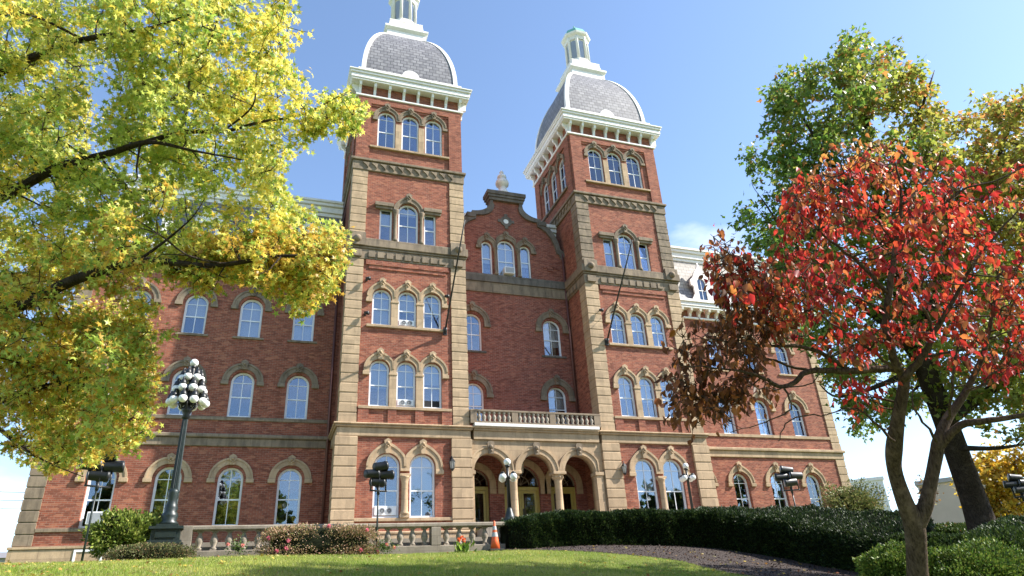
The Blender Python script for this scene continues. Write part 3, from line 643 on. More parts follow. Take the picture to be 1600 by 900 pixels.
# porch arcade and balcony
def porch():
    cs, r = (7.07, 9.39, 11.66), .83
    poly = [(TW+.16, 1.0), (cs[0]-r, 1.0)]
    for c in cs: poly += arch_path(r, 4.53, 18, c)[::-1]
    poly += [(cs[2]+r, 1.0), (T2-.16, 1.0), (T2-.16, 5.985), (TW+.16, 5.985)]
    wall('arcade', poly, [], .5, ST, B, frame_m(0, .0, 0))
    for i, c in enumerate(cs):
        ll = [.9, 1.158, 1.133][i]; rl = [1.158, 1.133, .9][i]
        ins = arch_path(r+.004, 4.53, 24, c); outs = [(max(c-ll-.1*(i == 0), min(c+rl+.1*(i == 2), x)), z) for x, z in arch_path(r+.31, 4.53, 24, c)]
        mb = MB(); mb.ring(ins, outs, -.09, .02); mb.ring([((x*3+a)/4, (z*3+b)/4) for (x, z), (a, b) in zip(outs, ins)], outs, -.13, -.086)
        a = mb.build('arch', ST, B)
        mb = MB(); mb.prism([(c-.12, 5.3), (c+.12, 5.3), (c+.18, 5.8), (c+.12, 5.9), (c-.12, 5.9), (c-.18, 5.8)], -.2, -.08); mb.ball((c, -.2, 5.62), .11, 10, 6); mb.ball((c, -.2, 5.45), .07, 8, 5); mb.build('keystone', STW, a)
    for u in ((cs[0]+cs[1])/2, (cs[1]+cs[2])/2):
        mb = MB(); mb.bbox(u-.26, u+.26, -.1, .42, 1.5, 1.75); mb.lathe([(.25, 1.75), (.25, 1.83), (.19, 1.92), (.175, 4.0), (.19, 4.03), (.18, 4.07), (.22, 4.2), (.29, 4.36), (.31, 4.40)], (u, .18, 0), 20)
        mb.bbox(u-.33, u+.33, -.16, .5, 4.40, 4.528)
        for k in range(8): a = k*PI/4; mb.ball((u+.24*math.cos(a), .18+.24*math.sin(a), 4.28), .07, 7, 5)
        mb.build('column', ST, B)
    for a, b, e in ((cs[0]-r-.26, cs[0]-r+.05, (0, -.06)), (cs[2]+r-.05, cs[2]+r+.42, (.06, -.06))): mb = MB(); mb.bbox(a, b, -.12, .45, 4.36, 4.52); mb.bbox(a+e[0], b+e[1], -.07, .4, 1.9, 4.365); mb.build('impost', ST, B)
    mb = MB(); mb.bbox(TW+.265, T2-.265, -.1, .5, 5.99, 6.4); mb.bbox(TW+.265, T2-.265, -.17, .5, 6.402, 6.5); mb.bbox(TW+.265, T2-.265, -.24, .5, 6.502, 6.59)
    mb.build('band_course', ST, B)
    mb = MB(); mb.box(TW+.02, T2-.02, .5, YREC-.02, 6.0, 6.55); mb.build('porch_ceiling', plain('porch_ceiling_paint', (.35, .28, .2), .8), B)
    mb = MB(); mb.box(TW+.3, T2-.3, -1.2, YREC, .6, 1.88); mb.build('porch_floor', M['concrete'], B)
    for i in range(6): pass
    mb = MB(); mb.bbox(TW+.27, T2-.27, -.3, .3, 6.595, 6.74); flash = mb.build('balcony_base', WH, B)
    rail = MB(); x0, x1 = TW+.1, T2-.1
    rail.bbox(x0, x1, -.2, .16, 6.742, 6.84); rail.bbox(x0, x1, -.2, .16, 7.33, 7.43)
    piers = [(6.1, 6.42), (8.2, 8.52), (10.2, 10.52), (12.65, 13.0)]
    for a, b in piers: rail.bbox(a, b, -.19, .15, 6.838, 7.334)
    rb = rail.build('balustrade', STW, B)
    def bal():
        m = MB(); m.lathe([(.09, 0), (.09, .05), (.055, .08), (.105, .19), (.1, .26), (.05, .36), (.05, .38), (.085, .42), (.085, .5)], (0, 0, 0), 10); return m.mesh('baluster')
    me = cached('bal', bal)
    for (a, b), n in zip([(6.42, 8.2), (8.52, 10.2), (10.52, 12.65)], (7, 7, 8)):
        for k in range(n): link('baluster', me, M['concrete'], rb, frame_m(a+(b-a)*(k+.5)/n, -.1, 6.836))
    mb = MB(); mb.bbox(TW+.9, T2-.9, -2.2, -1.2, .6, 1.6); mb.bbox(TW+.9, T2-.9, -2.6, -2.2, .6, 1.35); mb.bbox(TW+.9, T2-.9, -3.0, -2.6, .6, 1.12); mb.build('entry_steps', M['concrete'], B)
porch()

# wings
def wing(xa, xb, us, side):
    holes = []; ws = []
    for i, u in enumerate(us):
        for z, w, h, f in ((2.55, 1.07, 2.56, 0), (7.42, 1.05, 2.24, 1), (11.44, 1.05, 2.14, 2)):
            holes.append(arch_poly(w, h, u, z)); ws.append((u, z, w, h, f, i))
    wall('wing_wall', [(xa, .3), (xb, .3), (xb, 15.35), (xa, 15.35)], holes, .4, BR, B, frame_m(0, YWING, 0))
    D = 15.0; xe = xa if side < 0 else xb
    mb = MB(); mb.box(min(xe, xe-side*.4), max(xe, xe-side*.4), YWING+.4, D, .3, 15.35); mb.box(xa+.4, xb-.4, D-.4, D, .3, 15.35); mb.build('wing_wall', BR, B)
    for z in (6.3, 10.9, 15.2): mb = MB(); mb.box(xa+.4, xb-.4, YWING+.4, D-.4, z-.1, z+.1); mb.build('floor_slab', M['dark'], B)
    for (u, z, w, h, f, i) in ws:
        if side < 0: b = {(2, 1): .55, (2, 2): .97, (2, 3): .96, (1, 2): .0, (1, 3): .0, (2, 0): .5, (1, 0): .4, (1, 1): .6}.get((f, i), 0)
        else: b = {1: .95, 2: .7, 0: .15}[f]
        wn = window(frame_m(u, YWING, z), w, h, True, (.45,), b, recess=.2, fr=.095)
        hood(wn, w, h, t=.30 if side < 0 else .27, gap=.11, ogee=.0 if side < 0 else .14, drop=.04 if side < 0 else .1, mat=STW if (side < 0 and f > 0) else ST, out_=.05, corb=True)
    ov = dict(x0=xa if side < 0 else TW+T2+.2, x1=xb if side > 0 else -.2)
    def course(z0, z1, o, mat, nm='band_course', mb=None):
        own = mb is None; mb = mb or MB()
        mb.bbox(ov['x0']-(o if side < 0 else 0), ov['x1']+(o if side > 0 else 0), YWING-o, D, z0, z1, min(.03, o*.4)) if False else mb.bbox(ov['x0']-(o if side < 0 else 0), ov['x1']+(o if side > 0 else 0), YWING-o, YWING+.01, z0, z1, min(.03, o*.4))
        ex = (xa-o, xa+.01) if side < 0 else (xb-.01, xb+o)
        mb.bbox(ex[0], ex[1], YWING+.012, D, z0, z1, min(.003, o*.4))
        if own: mb.build(nm, mat, B)
        return mb
    mb = course(.3, 1.74, .12, ST, mb=MB()); mb.bbox(ov['x0']-(.16 if side < 0 else 0), ov['x1']+(.16 if side > 0 else 0), YWING-.16, YWING+.01, 1.742, 1.85); mb.build('plinth', ST, B)
    mb = course(6.02, 6.4, .08, ST, mb=MB()); course(6.402, 6.58, .18, ST, mb=mb); mb.build('band_course', ST if side > 0 else STW, B)
    for z0, z1 in ((7.24, 7.41), (2.40, 2.545)): mb = MB(); mb.bbox(ov['x0']+.6*(side < 0), ov['x1']-.6*(side > 0), YWING-.06, YWING+.01, z0, z1); mb.build('sill_course', ST if side > 0 else STW, B)
    for u in us: mb = MB(); mb.bbox(u-.72, u+.72, YWING-.08, YWING+.01, 11.32, 11.435); mb.build('sill_course', ST if side > 0 else STW, B)
    def q(z0, z1):
        n = round((z1-z0)/.47); hh = (z1-z0)/n; m = MB(); x0, x1 = (xa-.06, xa+.62) if side < 0 else (xb-.62, xb+.06)
        for k in range(n): m.bbox(x0, x1, YWING-.06, YWING+.68, z0+k*hh+.014, z0+(k+1)*hh-.014, .025)
        m.box(x0+.03, x1-.03, YWING-.03, YWING+.6, z0, z1); m.build('quoin', STW if side < 0 else ST, B)
    q(1.85, 6.02); q(6.58, 14.7)
    # eaves
    cb = course(14.72, 14.86, .12, WH, mb=MB()); course(15.32, 15.46, .46, WH, mb=cb); course(15.462, 15.72, .50, WH, mb=cb); course(15.722, 15.92, .58, WH, mb=cb)
    c = cb.build('cornice', WH, B)
    def br_():
        m = MB(); m.prism([(0, 14.86), (-.13, 14.86), (-.2, 15.05), (-.42, 15.18), (-.45, 15.32), (0, 15.32)], -.08, .08); m.v = [(y, x, z) for x, y, z in m.v]; return m.mesh('bracket')
    me = cached('wbracket', br_); x = ov['x0']+.3
    while x < ov['x1']-.1: link('bracket', me, M['trim'], c, frame_m(x, YWING, 0)); x += .66
    # mansard
    prof = [(.12, 15.92), (.34, 16.5), (.52, 17.2), (.66, 18.1), (.78, 19.0), (.82, 19.45)]
    bands = [(0, 2, M['slate']), (2, 5, M['slate_l'] if side > 0 else M['slate'])]
    for (a, b, mt) in bands:
        m = MB()
        for i in range(a, b):
            (d0, z0), (d1, z1) = prof[i], prof[i+1]
            e0 = xa+d0 if side < 0 else xb-d0; e1 = xa+d1 if side < 0 else xb-d1
            f0 = ov['x1'] if side < 0 else ov['x0']
            m.add([(e0, YWING+d0, z0), (f0, YWING+d0, z0), (f0, YWING+d1, z1), (e1, YWING+d1, z1)], [(0, 1, 2, 3)])
            m.add([(e0, YWING+d0, z0), (e1, YWING+d1, z1), (e1, D-d1, z1), (e0, D-d0, z0)], [(0, 1, 2, 3)])
        m.build('mansard_roof', mt, B)
    m = MB()
    for (z0, z1, o) in ((19.4, 19.62, .06), (19.622, 20.0, .16), (20.002, 20.2, .28), (20.202, 20.36, .36)):
        x0_, x1_ = (xa+.82-o, ov['x1']) if side < 0 else (ov['x0'], xb-.82+o)
        m.bbox(x0_, x1_, YWING+.82-o, D-.5, z0, z1, .02)
    m.build('roof_cornice', WH, B)
    # dormers
    for u in (us if side > 0 else (-9.5, -6.95, -4.4, -1.85)):
        y = YWING+.12; m = MB()
        if side > 0:
            o = [(-.95, 15.93), (-.8, 16.4), (-.62, 16.7), (-.62, 17.25), (-.82, 17.35), (-.8, 17.7), (-.55, 17.95), (-.4, 18.3), (-.12, 18.65), (0, 19.05), (.12, 18.65), (.4, 18.3), (.55, 17.95), (.8, 17.7), (.82, 17.35), (.62, 17.25), (.62, 16.7), (.8, 16.4), (.95, 15.93)]
        else:
            o = [(-.85, 15.93), (-.78, 16.3), (-.6, 16.5), (-.6, 17.3), (-.82, 17.32), (-.82, 17.6)]+[( -x, z) for x, z in arch_path(.74, 17.75, 12)]+[(.82, 17.6), (.82, 17.32), (.6, 17.3), (.6, 16.5), (.78, 16.3), (.85, 15.93)]
        me_hole = arch_poly(.62, 1.7, 0, 16.15)
        dm = wall('dormer', o, [me_hole], .16, WH, B, frame_m(u, y, 0))
        k = MB(); k.prism([(a*.78, min(z, 18.4)-.05) for a, z in o], .165, 1.0); k.build('dormer_roof', M['slate'], dm)
        k = MB(); k.prism(arch_poly(.62, 1.7, 0, 16.15), .08, .086); k.build('pane', M['glass'], dm)
        k = MB(); k.box(-.31, .31, .05, .1, 16.95, 17.0); k.box(-.012, .012, .055, .095, 16.15, 17.8); k.build('glazing_bar', M['winpaint'], dm)
wing(-12.1, 0, (-9.48, -6.93, -4.38, -1.82), -1)
wing(TW+T2, 31.0, (20.5, 23.1, 25.7, 28.3), 1)
window(frame_m(-9.4, YWING-.27, .98), 1.05, .72, False, (), 0, bars=True)
mb = MB(); mb.box(.02, TW+T2-.02, 14.7, 15.0, .3, 20.0); mb.build('rear_wall', BR, B)
mb = MB(); mb.box(-.25, TW+T2+.25, TW+.02, 14.69, 19.9, 20.1); mb.build('flat_roof', M['grey'], B)
# centre roof behind the gable
mb = MB(); mb.add([(TW, YREC+.6, 16.5), (T2, YREC+.6, 16.5), (T2, YREC+.85, 20.2), (TW, YREC+.85, 20.2)], [(0, 1, 2, 3)])
mb.build('mansard_roof', M['slate'], B)
mb = MB()
for z0, z1, o in ((19.95, 20.15, .08), (20.152, 20.42, .2), (20.422, 20.66, .32)): mb.bbox(TW+.02, T2-.02, YREC+.85-o, 14, z0, z1, .02)
mb.build('roof_cornice', WH, B)
for x, y, z0, z1 in ((-.26, YWING-.12, .9, 15.2), (T2+TW+.26, YWING-.12, .9, 15.2), (T2-.14, YREC-.1, 6.7, 18.2)):
    mb = MB(); mb.tube([(x, y, z0), (x, y, z1)], .065, 8); mb.build('downpipe', M['pipe'], B)

# ------------------------------------------------------------------ small things on the building
def flagpole(p, label):
    o = thing('flagpole', label, 'flagpole', p)
    m = MB(); m.tube([(0, -.05, -.02), (0, -1, 1), (0, -2.6, 2.6), (0, -4.1, 4.1)], [.05, .048, .04, .03], 8); m.build('pole', M['iron'], o)
    m = MB(); m.bbox(-.09, .09, -.1, .02, -.22, .2); m.tube([(0, -.04, -.15), (0, -.22, .12)], .07, 8); m.build('bracket', M['iron'], o)
    m = MB(); m.tube([(.0, -.02, 1.55), (0, -1.28, 1.32)], .014, 5); m.build('stay_rod', M['iron'], o)
flagpole((4.9, -.1, 11.38), 'black bare flagpole slanting out from the left tower beside its third-floor windows')
flagpole((13.93, -.1, 11.5), 'black bare flagpole slanting out from the right tower beside its left quoin')
def spot(x, y, z, label):
    o = thing('spotlight', label, 'spotlight', (x, y, z))
    m = MB(); m.bbox(-.05, .05, -.05, .02, -.07, .07); m.tube([(0, -.04, 0), (0, -.22, .02)], .022, 6); m.build('mount', M['iron'], o)
    m = MB(); m.tube([(-.05, -.2, .0), (.12, -.34, -.06)], [.07, .1], 10); m.build('head', M['iron'], o)
spot(.93, 0, 13.88, 'small black spotlight above the left window hood on the left tower')
spot(.93, 0, 12.0, 'small black spotlight low beside the left third-floor window of the left tower')
spot(4.95, 0, 13.3, 'small black spotlight beside the flagpole of the left tower')
spot(13.72, 0, 13.35, 'small black spotlight beside the flagpole of the right tower')
def lantern(x, y, z, label):
    o = thing('wall_lantern', label, 'lantern', (x, y, z))
    m = MB(); m.bbox(-.05, .05, -.03, .02, -.12, .25); m.tube([(0, -.02, .18), (0, -.14, .3), (0, -.27, .26), (0, -.27, .16)], .018, 6); m.build('bracket', M['iron'], o)
    m = MB(); m.lathe([(.015, .2), (.06, .16), (.14, .06), (.15, .03)], (0, -.27, 0), 6, False); m.lathe([(.1, -.3), (.07, -.34), (.02, -.4)], (0, -.27, 0), 6, False)
    for k in range(6): a = k*PI/3; m.tube([(.14*math.cos(a), -.27+.14*math.sin(a), .04), (.095*math.cos(a), -.27+.095*math.sin(a), -.3)], .01, 4)
    m.build('cage', M['iron'], o)
    m = MB(); m.lathe([(.085, -.29), (.125, .03)], (0, -.27, 0), 6, False); m.build('glass', plain('dusty_lantern_glass', (.42, .40, .36), .3), o)
lantern(5.14, -.0, 4.85, 'black wall lantern on brick left of the porch arches')
lantern(13.98, -.0, 4.75, 'black wall lantern on brick right of the porch arches')
o = thing('hanging_lantern', 'dark pendant lantern hanging in the middle porch arch', 'lantern', (9.0, 1.2, 5.3))
m = MB(); m.tube([(0, 0, .7), (0, 0, .15)], .015, 6); m.lathe([(.03, .15), (.12, .1), (.2, -.05)], (0, 0, 0), 8, False); m.lathe([(.14, -.62), (.06, -.72), (.02, -.8)], (0, 0, 0), 8, False); m.build('cage', M['iron'], o)
m = MB(); m.lathe([(.14, -.62), (.19, -.06)], (0, 0, 0), 8, False); m.build('glass', plain('seeded_glass', (.5, .45, .36), .3), o)
def fan(x, y, z, label, w=.76, h=.3):
    o = thing('window_fan', label, 'window fan', (x, y, z))
    m = MB(); m.bbox(-w/2, w/2, -.02, .12, 0, h); m.build('case', M['winpaint'], o)
    for s in (-1, 1):
        m = MB(); m.ring(arch_path(.085, h/2, 20, s*.15, 0, 2*PI), arch_path(.125, h/2, 20, s*.15, 0, 2*PI), -.045, -.018); m.ring(arch_path(.02, h/2, 12, s*.15, 0, 2*PI), arch_path(.05, h/2, 12, s*.15, 0, 2*PI), -.04, -.018); m.build('grille', M['grey'], o)
        m = MB(); m.prism(arch_path(.084, h/2, 20, s*.15, 0, 2*PI)[:-1], -.028, -.016); m.build('opening', M['dark'], o)
fan(3.0, .08, 11.6, 'white twin window fan in the middle third-floor window of the left tower')
fan(3.0, .08, 7.52, 'white twin window fan in the middle second-floor window of the left tower')
fan(2.19, .08, 2.58, 'white twin window fan in the ground-floor window behind the floodlight', .95, .4)
def aircon(x, y, z, label, w=.62, h=.42):
    o = thing('air_conditioner', label, 'air conditioner', (x, y, z))
    m = MB(); m.bbox(-w/2, w/2, -.4, .25, 0, h); m.build('case', M['winpaint'], o)
    m = MB(); m.box(-w/2+.05, w/2-.05, -.41, -.399, .05, h-.05)
    m.build('back_grille', M['grey'], o)
aircon(9.42, YREC+.1, 16.36, 'white air conditioner in the middle gable window')
aircon(-9.35, YWING+.12, 2.66, 'white air conditioner in the ground-floor window behind the left floodlight', .7, .5)

# ------------------------------------------------------------------ terrace balustrade
def terrace_balustrade():
    y = -7.0; xa, xb = -5.13, 5.2; z0 = .55
    o = thing('terrace_balustrade', 'grey cast stone balustrade along the terrace behind the lawn', 'balustrade', (xa, y, z0))
    L = xb-xa
    m = MB(); m.bbox(0, L, -.2, .2, -.5, .07, .02); m.build('base', M['concrete'], o)
    m = MB(); m.bbox(.3, L, -.19, .19, .66, .8, .03); m.build('rail', M['concrete'], o)
    piers = (0, 3.7, 7.72)
    for p in piers: m = MB(); m.bbox(p, p+.32, -.2, .2, .072, .658 if p else .8, .015); m.build('pier', M['concrete'], o)
    def bal():
        k = MB(); k.bbox(-.085, .085, -.085, .085, 0, .04); k.lathe([(.085, .04), (.085, .07), (.05, .1), (.1, .2), (.105, .26), (.085, .33), (.05, .42), (.055, .44), (.05, .455)], (0, 0, 0), 12); k.bbox(-.085, .085, -.085, .085, .455, .5); return k.mesh('baluster')
    me = bal()
    for a, b in ((.32, 3.7), (4.02, 7.72), (8.04, L)):
        n = round((b-a)/.42)
        for k in range(n): link('baluster', me, M['concrete'], o, frame_m(a+(b-a)*(k+.5)/n, 0, .07) @ Matrix.Diagonal((1.1, 1.1, 1.18, 1)))
terrace_balustrade()

# ------------------------------------------------------------------ lamps
def globe_mesh(r): m = MB(); m.ball((0, 0, 0), r, 18, 12); return m.mesh('globe')
GL = globe_mesh(.135)
def candelabra():
    p = at(258, 860, -7.0); o = thing('street_lamp', 'tall dark candelabra street lamp with tiers of white globes', 'street lamp', (p[0]-.02, -7.0, .62))
    m = MB(); q = 1.414
    for r, a, b in ((.52, -.5, .22), (.46, .22, .3), (.40, .3, .62), (.47, .62, .7), (.3, .7, .78)): m.lathe([(r*q, a), (r*q*.985, b)], (0, 0, 0), 4, False, PI/4)
    m.bbox(-.28, .28, -.43, -.38, .36, .56); m.build('base', M['iron_g'], o)
    m = MB(); m.lathe([(.26, .78), (.26, .84), (.2, .9), (.24, 1.02), (.22, 1.1), (.17, 1.16), (.2, 1.26), (.17, 1.34), (.13, 1.5), (.165, 1.6), (.15, 1.7), (.17, 1.76), (.12, 1.84)], (0, 0, 0), 20); m.build('pedestal', M['iron_g'], o)
    m = MB(); pr = []
    n = 32; vs = []
    for z, r in ((1.84, .118), (4.05, .082)):
        for k in range(n): a = 2*PI*k/n; rr = r*(1 if k % 2 else .84); vs.append((rr*math.cos(a), rr*math.sin(a), z))
    m.add(vs, [(k, (k+1) % n, n+(k+1) % n, n+k) for k in range(n)]); m.build('post', M['iron_g'], o)
    m = MB(); m.lathe([(.085, 4.05), (.13, 4.1), (.1, 4.2), (.15, 4.3), (.17, 4.38), (.1, 4.48), (.07, 4.6), (.07, 5.7), (.05, 5.8), (.03, 5.82)], (0, 0, 0), 14)
    for k in range(8):
        a = k*PI/4; m.tube([(.06*math.cos(a), .06*math.sin(a), 4.35), (.22*math.cos(a), .22*math.sin(a), 4.42), (.27*math.cos(a), .27*math.sin(a), 4.55), (.2*math.cos(a), .2*math.sin(a), 4.66), (.07*math.cos(a), .07*math.sin(a), 4.62)], .026, 6)
    m.build('collar', M['iron'], o)
    for (n, R, z, ph) in ((10, .53, 4.60, .1), (8, .41, 5.02, .3), (6, .27, 5.42, .15)):
        for k in range(n):
            a = 2*PI*k/n+ph; c, s = math.cos(a), math.sin(a); P = lambda r, h: (r*c, r*s, h)
            m = MB(); m.tube([P(.05, z+.02), P(R*.35, z-.06), P(R*.62, z+.1), P(R*.85, z+.36), P(R*.98, z+.34), P(R, z+.22)], [.04, .036, .034, .034, .034, .036], 6)
            m.lathe([(.03, z+.29), (.075, z+.22), (.115, z+.11), (.10, z+.08)], P(R, 0), 10); arm = m.build('arm', M['iron'], o)
            link('globe', GL, M['globe'], arm, frame_m(*P(R, z)))
    m = MB(); m.lathe([(.03, 5.75), (.07, 5.8), (.09, 5.86), (.05, 5.88)], (0, 0, 0), 10); f = m.build('finial_cup', M['iron'], o)
    link('globe', GL, M['globe'], f, frame_m(0, 0, 5.98))
candelabra()
def lamp5(p, zb, h, label):
    o = thing('lamp_post', label, 'lamp post', (p[0], p[1], zb), 0, 'five-globe lamp posts')
    m = MB(); m.lathe([(.26, 0), (.26, .1), (.2, .14), (.15, .3), (.1, .45), (.08, .5)], (0, 0, 0), 16); m.build('base', M['iron_g'], o)
    m = MB(); m.lathe([(.075, .5), (.06, h-.6), (.09, h-.56), (.06, h-.5), (.045, h-.16)], (0, 0, 0), 12); m.build('post', M['iron'], o)
    for k in range(4):
        a = k*PI/2+.5; c, s = math.cos(a), math.sin(a); P = lambda r, z: (r*c, r*s, z)
        m = MB(); m.tube([P(.04, h-.55), P(.13, h-.6), P(.21, h-.52), P(.26, h-.38), P(.29, h-.44)], .026, 6); m.lathe([(.03, h-.38), (.09, h-.42), (.1, h-.46)], P(.28, 0), 10); am = m.build('arm', M['iron'], o)
        link('globe', GL, M['globe'], am, frame_m(*P(.28, h-.57)))
    m = MB(); m.lathe([(.06, h-.2), (.1, h-.16), (.1, h-.12)], (0, 0, 0), 10); cp = m.build('cup', M['iron'], o)
    link('globe', GL, M['globe'], cp, frame_m(0, 0, h))
p = at(797, 816, -6.6); t_ = at(794, 722, -6.6); lamp5(p, p[2], t_[2]-p[2], 'black five-globe lamp post before the porch between cone and hedge')
p = at(1081, 815, -3.2); t_ = at(1071, 728, -3.2); lamp5((t_[0], -3.2), .9, t_[2]-.9, 'black five-globe lamp post behind the hedge by the right tower')

# ------------------------------------------------------------------ floodlights
def floodlight(p, zb, h, rz, label, sc=1.0):
    o = thing('floodlight', label, 'floodlight', (p[0], p[1], zb), rz, 'floodlight stands facing the building')
    m = MB(); m.tube([(0, 0, -.3), (0, 0, h*.5), (0, 0, h)], [.035, .03, .028], 8); m.build('pole', M['iron_g'], o)
    m = MB(); m.tube([(-.38*sc, 0, h), (.38*sc, 0, h)], .028, 8); m.tube([(0, 0, h-.12), (0, 0, h+.12)], .05, 8); m.build('crossbar', M['iron'], o)
    for (x, y, z, a, el) in ((-.34, 0, .66, .1, .08), (.34, 0, .66, -.12, .08), (.02, -.06, .97, .05, .18), (-.02, .1, .36, .0, .0)):
        m = MB(); x, y, z = x*sc, y*sc, z*sc
        if abs(x) > .1: m.tube([(x, 0, h), (x, y, h+z-.1)], .028, 6)
        else: m.tube([(0, 0, h), (x, y, h+z-.14)], .03, 6); m.tube([(x-.2*sc, y, h+z-.06), (x, y, h+z-.17), (x+.2*sc, y, h+z-.06)], .02, 6)
        d = np.array([math.cos(a)*math.cos(el), math.sin(a), math.sin(el)])*sc; c = np.array([x, y, h+z])
        m.tube([c-d*.30, c-d*.27, c+d*.2, c+d*.205, c+d*.30], [.13*sc, .175*sc, .185*sc, .2*sc, .2*sc], 16); hd = m.build('head', M['iron'], o)
        m = MB(); m.tube([c+d*.302, c+d*.306], .185*sc, 16); m.build('lens', M['grey'], hd)
p = at(588, 862, -8.0); t_ = at(591, 767, -8.0); floodlight(p, p[2], t_[2]-p[2], .35, 'four-headed black floodlight stand before the left tower beside the flowering bush', .8)
p = at(131, 880, -7.6); t_ = at(152, 760, -7.6); floodlight((t_[0], -7.6), p[2], t_[2]-p[2], .5, 'four-headed black floodlight stand beneath the yellow tree at left', .92)
p = at(1241, 800, -6.0); t_ = at(1237, 766, -6.0); floodlight(t_, .7, t_[2]-.7, 2.6, 'four-headed black floodlight stand behind the hedge before the right wing', .9)
t_ = dep(1598, 776, 22); floodlight(t_, t_[2]-1.6, 1.6, 2.4, 'black floodlight cut off by the right edge below the green tree', .62)

# ------------------------------------------------------------------ traffic cone
def cone():
    p = at(774, 860, -8.1); o = thing('traffic_cone', 'orange traffic cone with grey bands at the end of the balustrade', 'traffic cone', (p[0], -8.1, p[2]))
    m = MB(); m.bbox(-.24, .24, -.24, .24, -.03, .035, .01); m.build('foot', M['rubber'], o)
    pr = lambda z: .165-.135*z/.92
    m = MB(); m.lathe([(pr(z), z) for z in (.035, .3, .6, .9)]+[(.02, .93)], (0, 0, 0), 20); m.build('body', M['cone'], o)
    for a, b in ((.42, .56), (.64, .76)): m = MB(); m.lathe([(pr(a)+.004, a), (pr(b)+.004, b)], (0, 0, 0), 20, cap=False); m.build('band', M['cone_w'], o)
cone()

# ------------------------------------------------------------------ leaves
STAR = []
for i in range(10):
    a = PI/2+i*PI/5; r = (.56 if i % 2 == 0 else .2)
    STAR.append((r*math.cos(a), .45+r*math.sin(a), -.10*(r > .3)))
T_STAR = (np.array([(0, .42, .05)]+STAR), [(0, i+1, (i+1) % 10+1) for i in range(10)])
T_OVAL = (np.array([(0, 0, 0), (.24, .28, .12), (.22, .6, .13), (.03, 1.0, -.2), (-.17, .68, .05), (-.25, .32, .10), (0, .5, -.05)]), [(0, 1, 6), (1, 2, 6), (2, 3, 6), (3, 4, 6), (4, 5, 6), (5, 0, 6)])
T_LOBE = (np.array([(0, 0, 0), (.45, .3, .05), (.2, .5, 0), (0, 1., -.08), (-.2, .5, 0), (-.45, .3, .05)]), [(0, 1, 2), (0, 2, 4), (2, 3, 4), (0, 4, 5)])
T_DIA = (np.array([(0, 0, 0), (.28, .45, .06), (0, 1, 0), (-.28, .45, .06)]), [(0, 1, 2), (0, 2, 3)])
T_BLADE = (np.array([(-.5, 0, 0), (.5, 0, 0), (0, 1, .25)]), [(0, 1, 2)])
def unit(a): return a/(np.linalg.norm(a, axis=-1, keepdims=True)+1e-9)
def leaves_mesh(name, P, D, Nn, size, col, tmpl, wscale=1.0):
    tv, tf = tmpl; tf = np.array(tf); n, k = len(P), len(tv)
    D = unit(D); Sd = unit(np.cross(D, Nn)); Nn = np.cross(Sd, D)
    size = np.asarray(size).reshape(-1, 1, 1)
    V = P[:, None, :]+size*(tv[None, :, 0:1]*wscale*Sd[:, None]+tv[None, :, 1:2]*D[:, None]+tv[None, :, 2:3]*Nn[:, None])
    F = (tf[None]+(np.arange(n)*k)[:, None, None]).reshape(-1)
    me = bpy.data.meshes.new(name); me.vertices.add(n*k); me.vertices.foreach_set('co', V.reshape(-1).astype(np.float32))
    nf = n*len(tf); me.loops.add(nf*3); me.loops.foreach_set('vertex_index', F.astype(np.int32))
    me.polygons.add(nf); me.polygons.foreach_set('loop_start', (np.arange(nf)*3).astype(np.int32))
    me.update(calc_edges=True)
    at_ = me.attributes.new('Col', 'FLOAT_COLOR', 'POINT')
    c4 = np.ones((n*k, 4), np.float32); c4[:, :3] = np.repeat(np.clip(col, 0, 1), k, axis=0); at_.data.foreach_set('color', c4.reshape(-1))
    return me
def rand_dir(n): return unit(rng.normal(size=(n, 3)))
def inpoly(x, y, poly):
    c = np.zeros(len(x), bool); n = len(poly)
    for i in range(n):
        (x0, y0), (x1, y1) = poly[i], poly[(i+1) % n]
        k = ((y0 > y) != (y1 > y)) & (x < (x1-x0)*(y-y0)/(y1-y0+1e-12)+x0); c ^= k
    return c
def sample_poly(poly, n, holes=()):
    p = np.array(poly); lo, hi = p.min(0), p.max(0); res = np.zeros((0, 2))
    while len(res) < n:
        q = rng.uniform(lo, hi, (n*2, 2)); k = inpoly(q[:, 0], q[:, 1], poly)
        for h, pr in holes: k &= ~(inpoly(q[:, 0], q[:, 1], h) & (rng.random(len(q)) < pr))
        res = np.r_[res, q[k]]
    return res[:n]
def smooth_path(pts, m=4):
    pts = [np.asarray(p, float) for p in pts]; o = []
    for i in range(len(pts)-1):
        p0, p1, p2, p3 = pts[max(i-1, 0)], pts[i], pts[i+1], pts[min(i+2, len(pts)-1)]
        for k in range(m):
            t = k/m; o.append(.5*((2*p1)+(p2-p0)*t+(2*p0-5*p1+4*p2-p3)*t*t+(3*p1-p0-3*p2+p3)*t**3))
    o.append(pts[-1]); return o
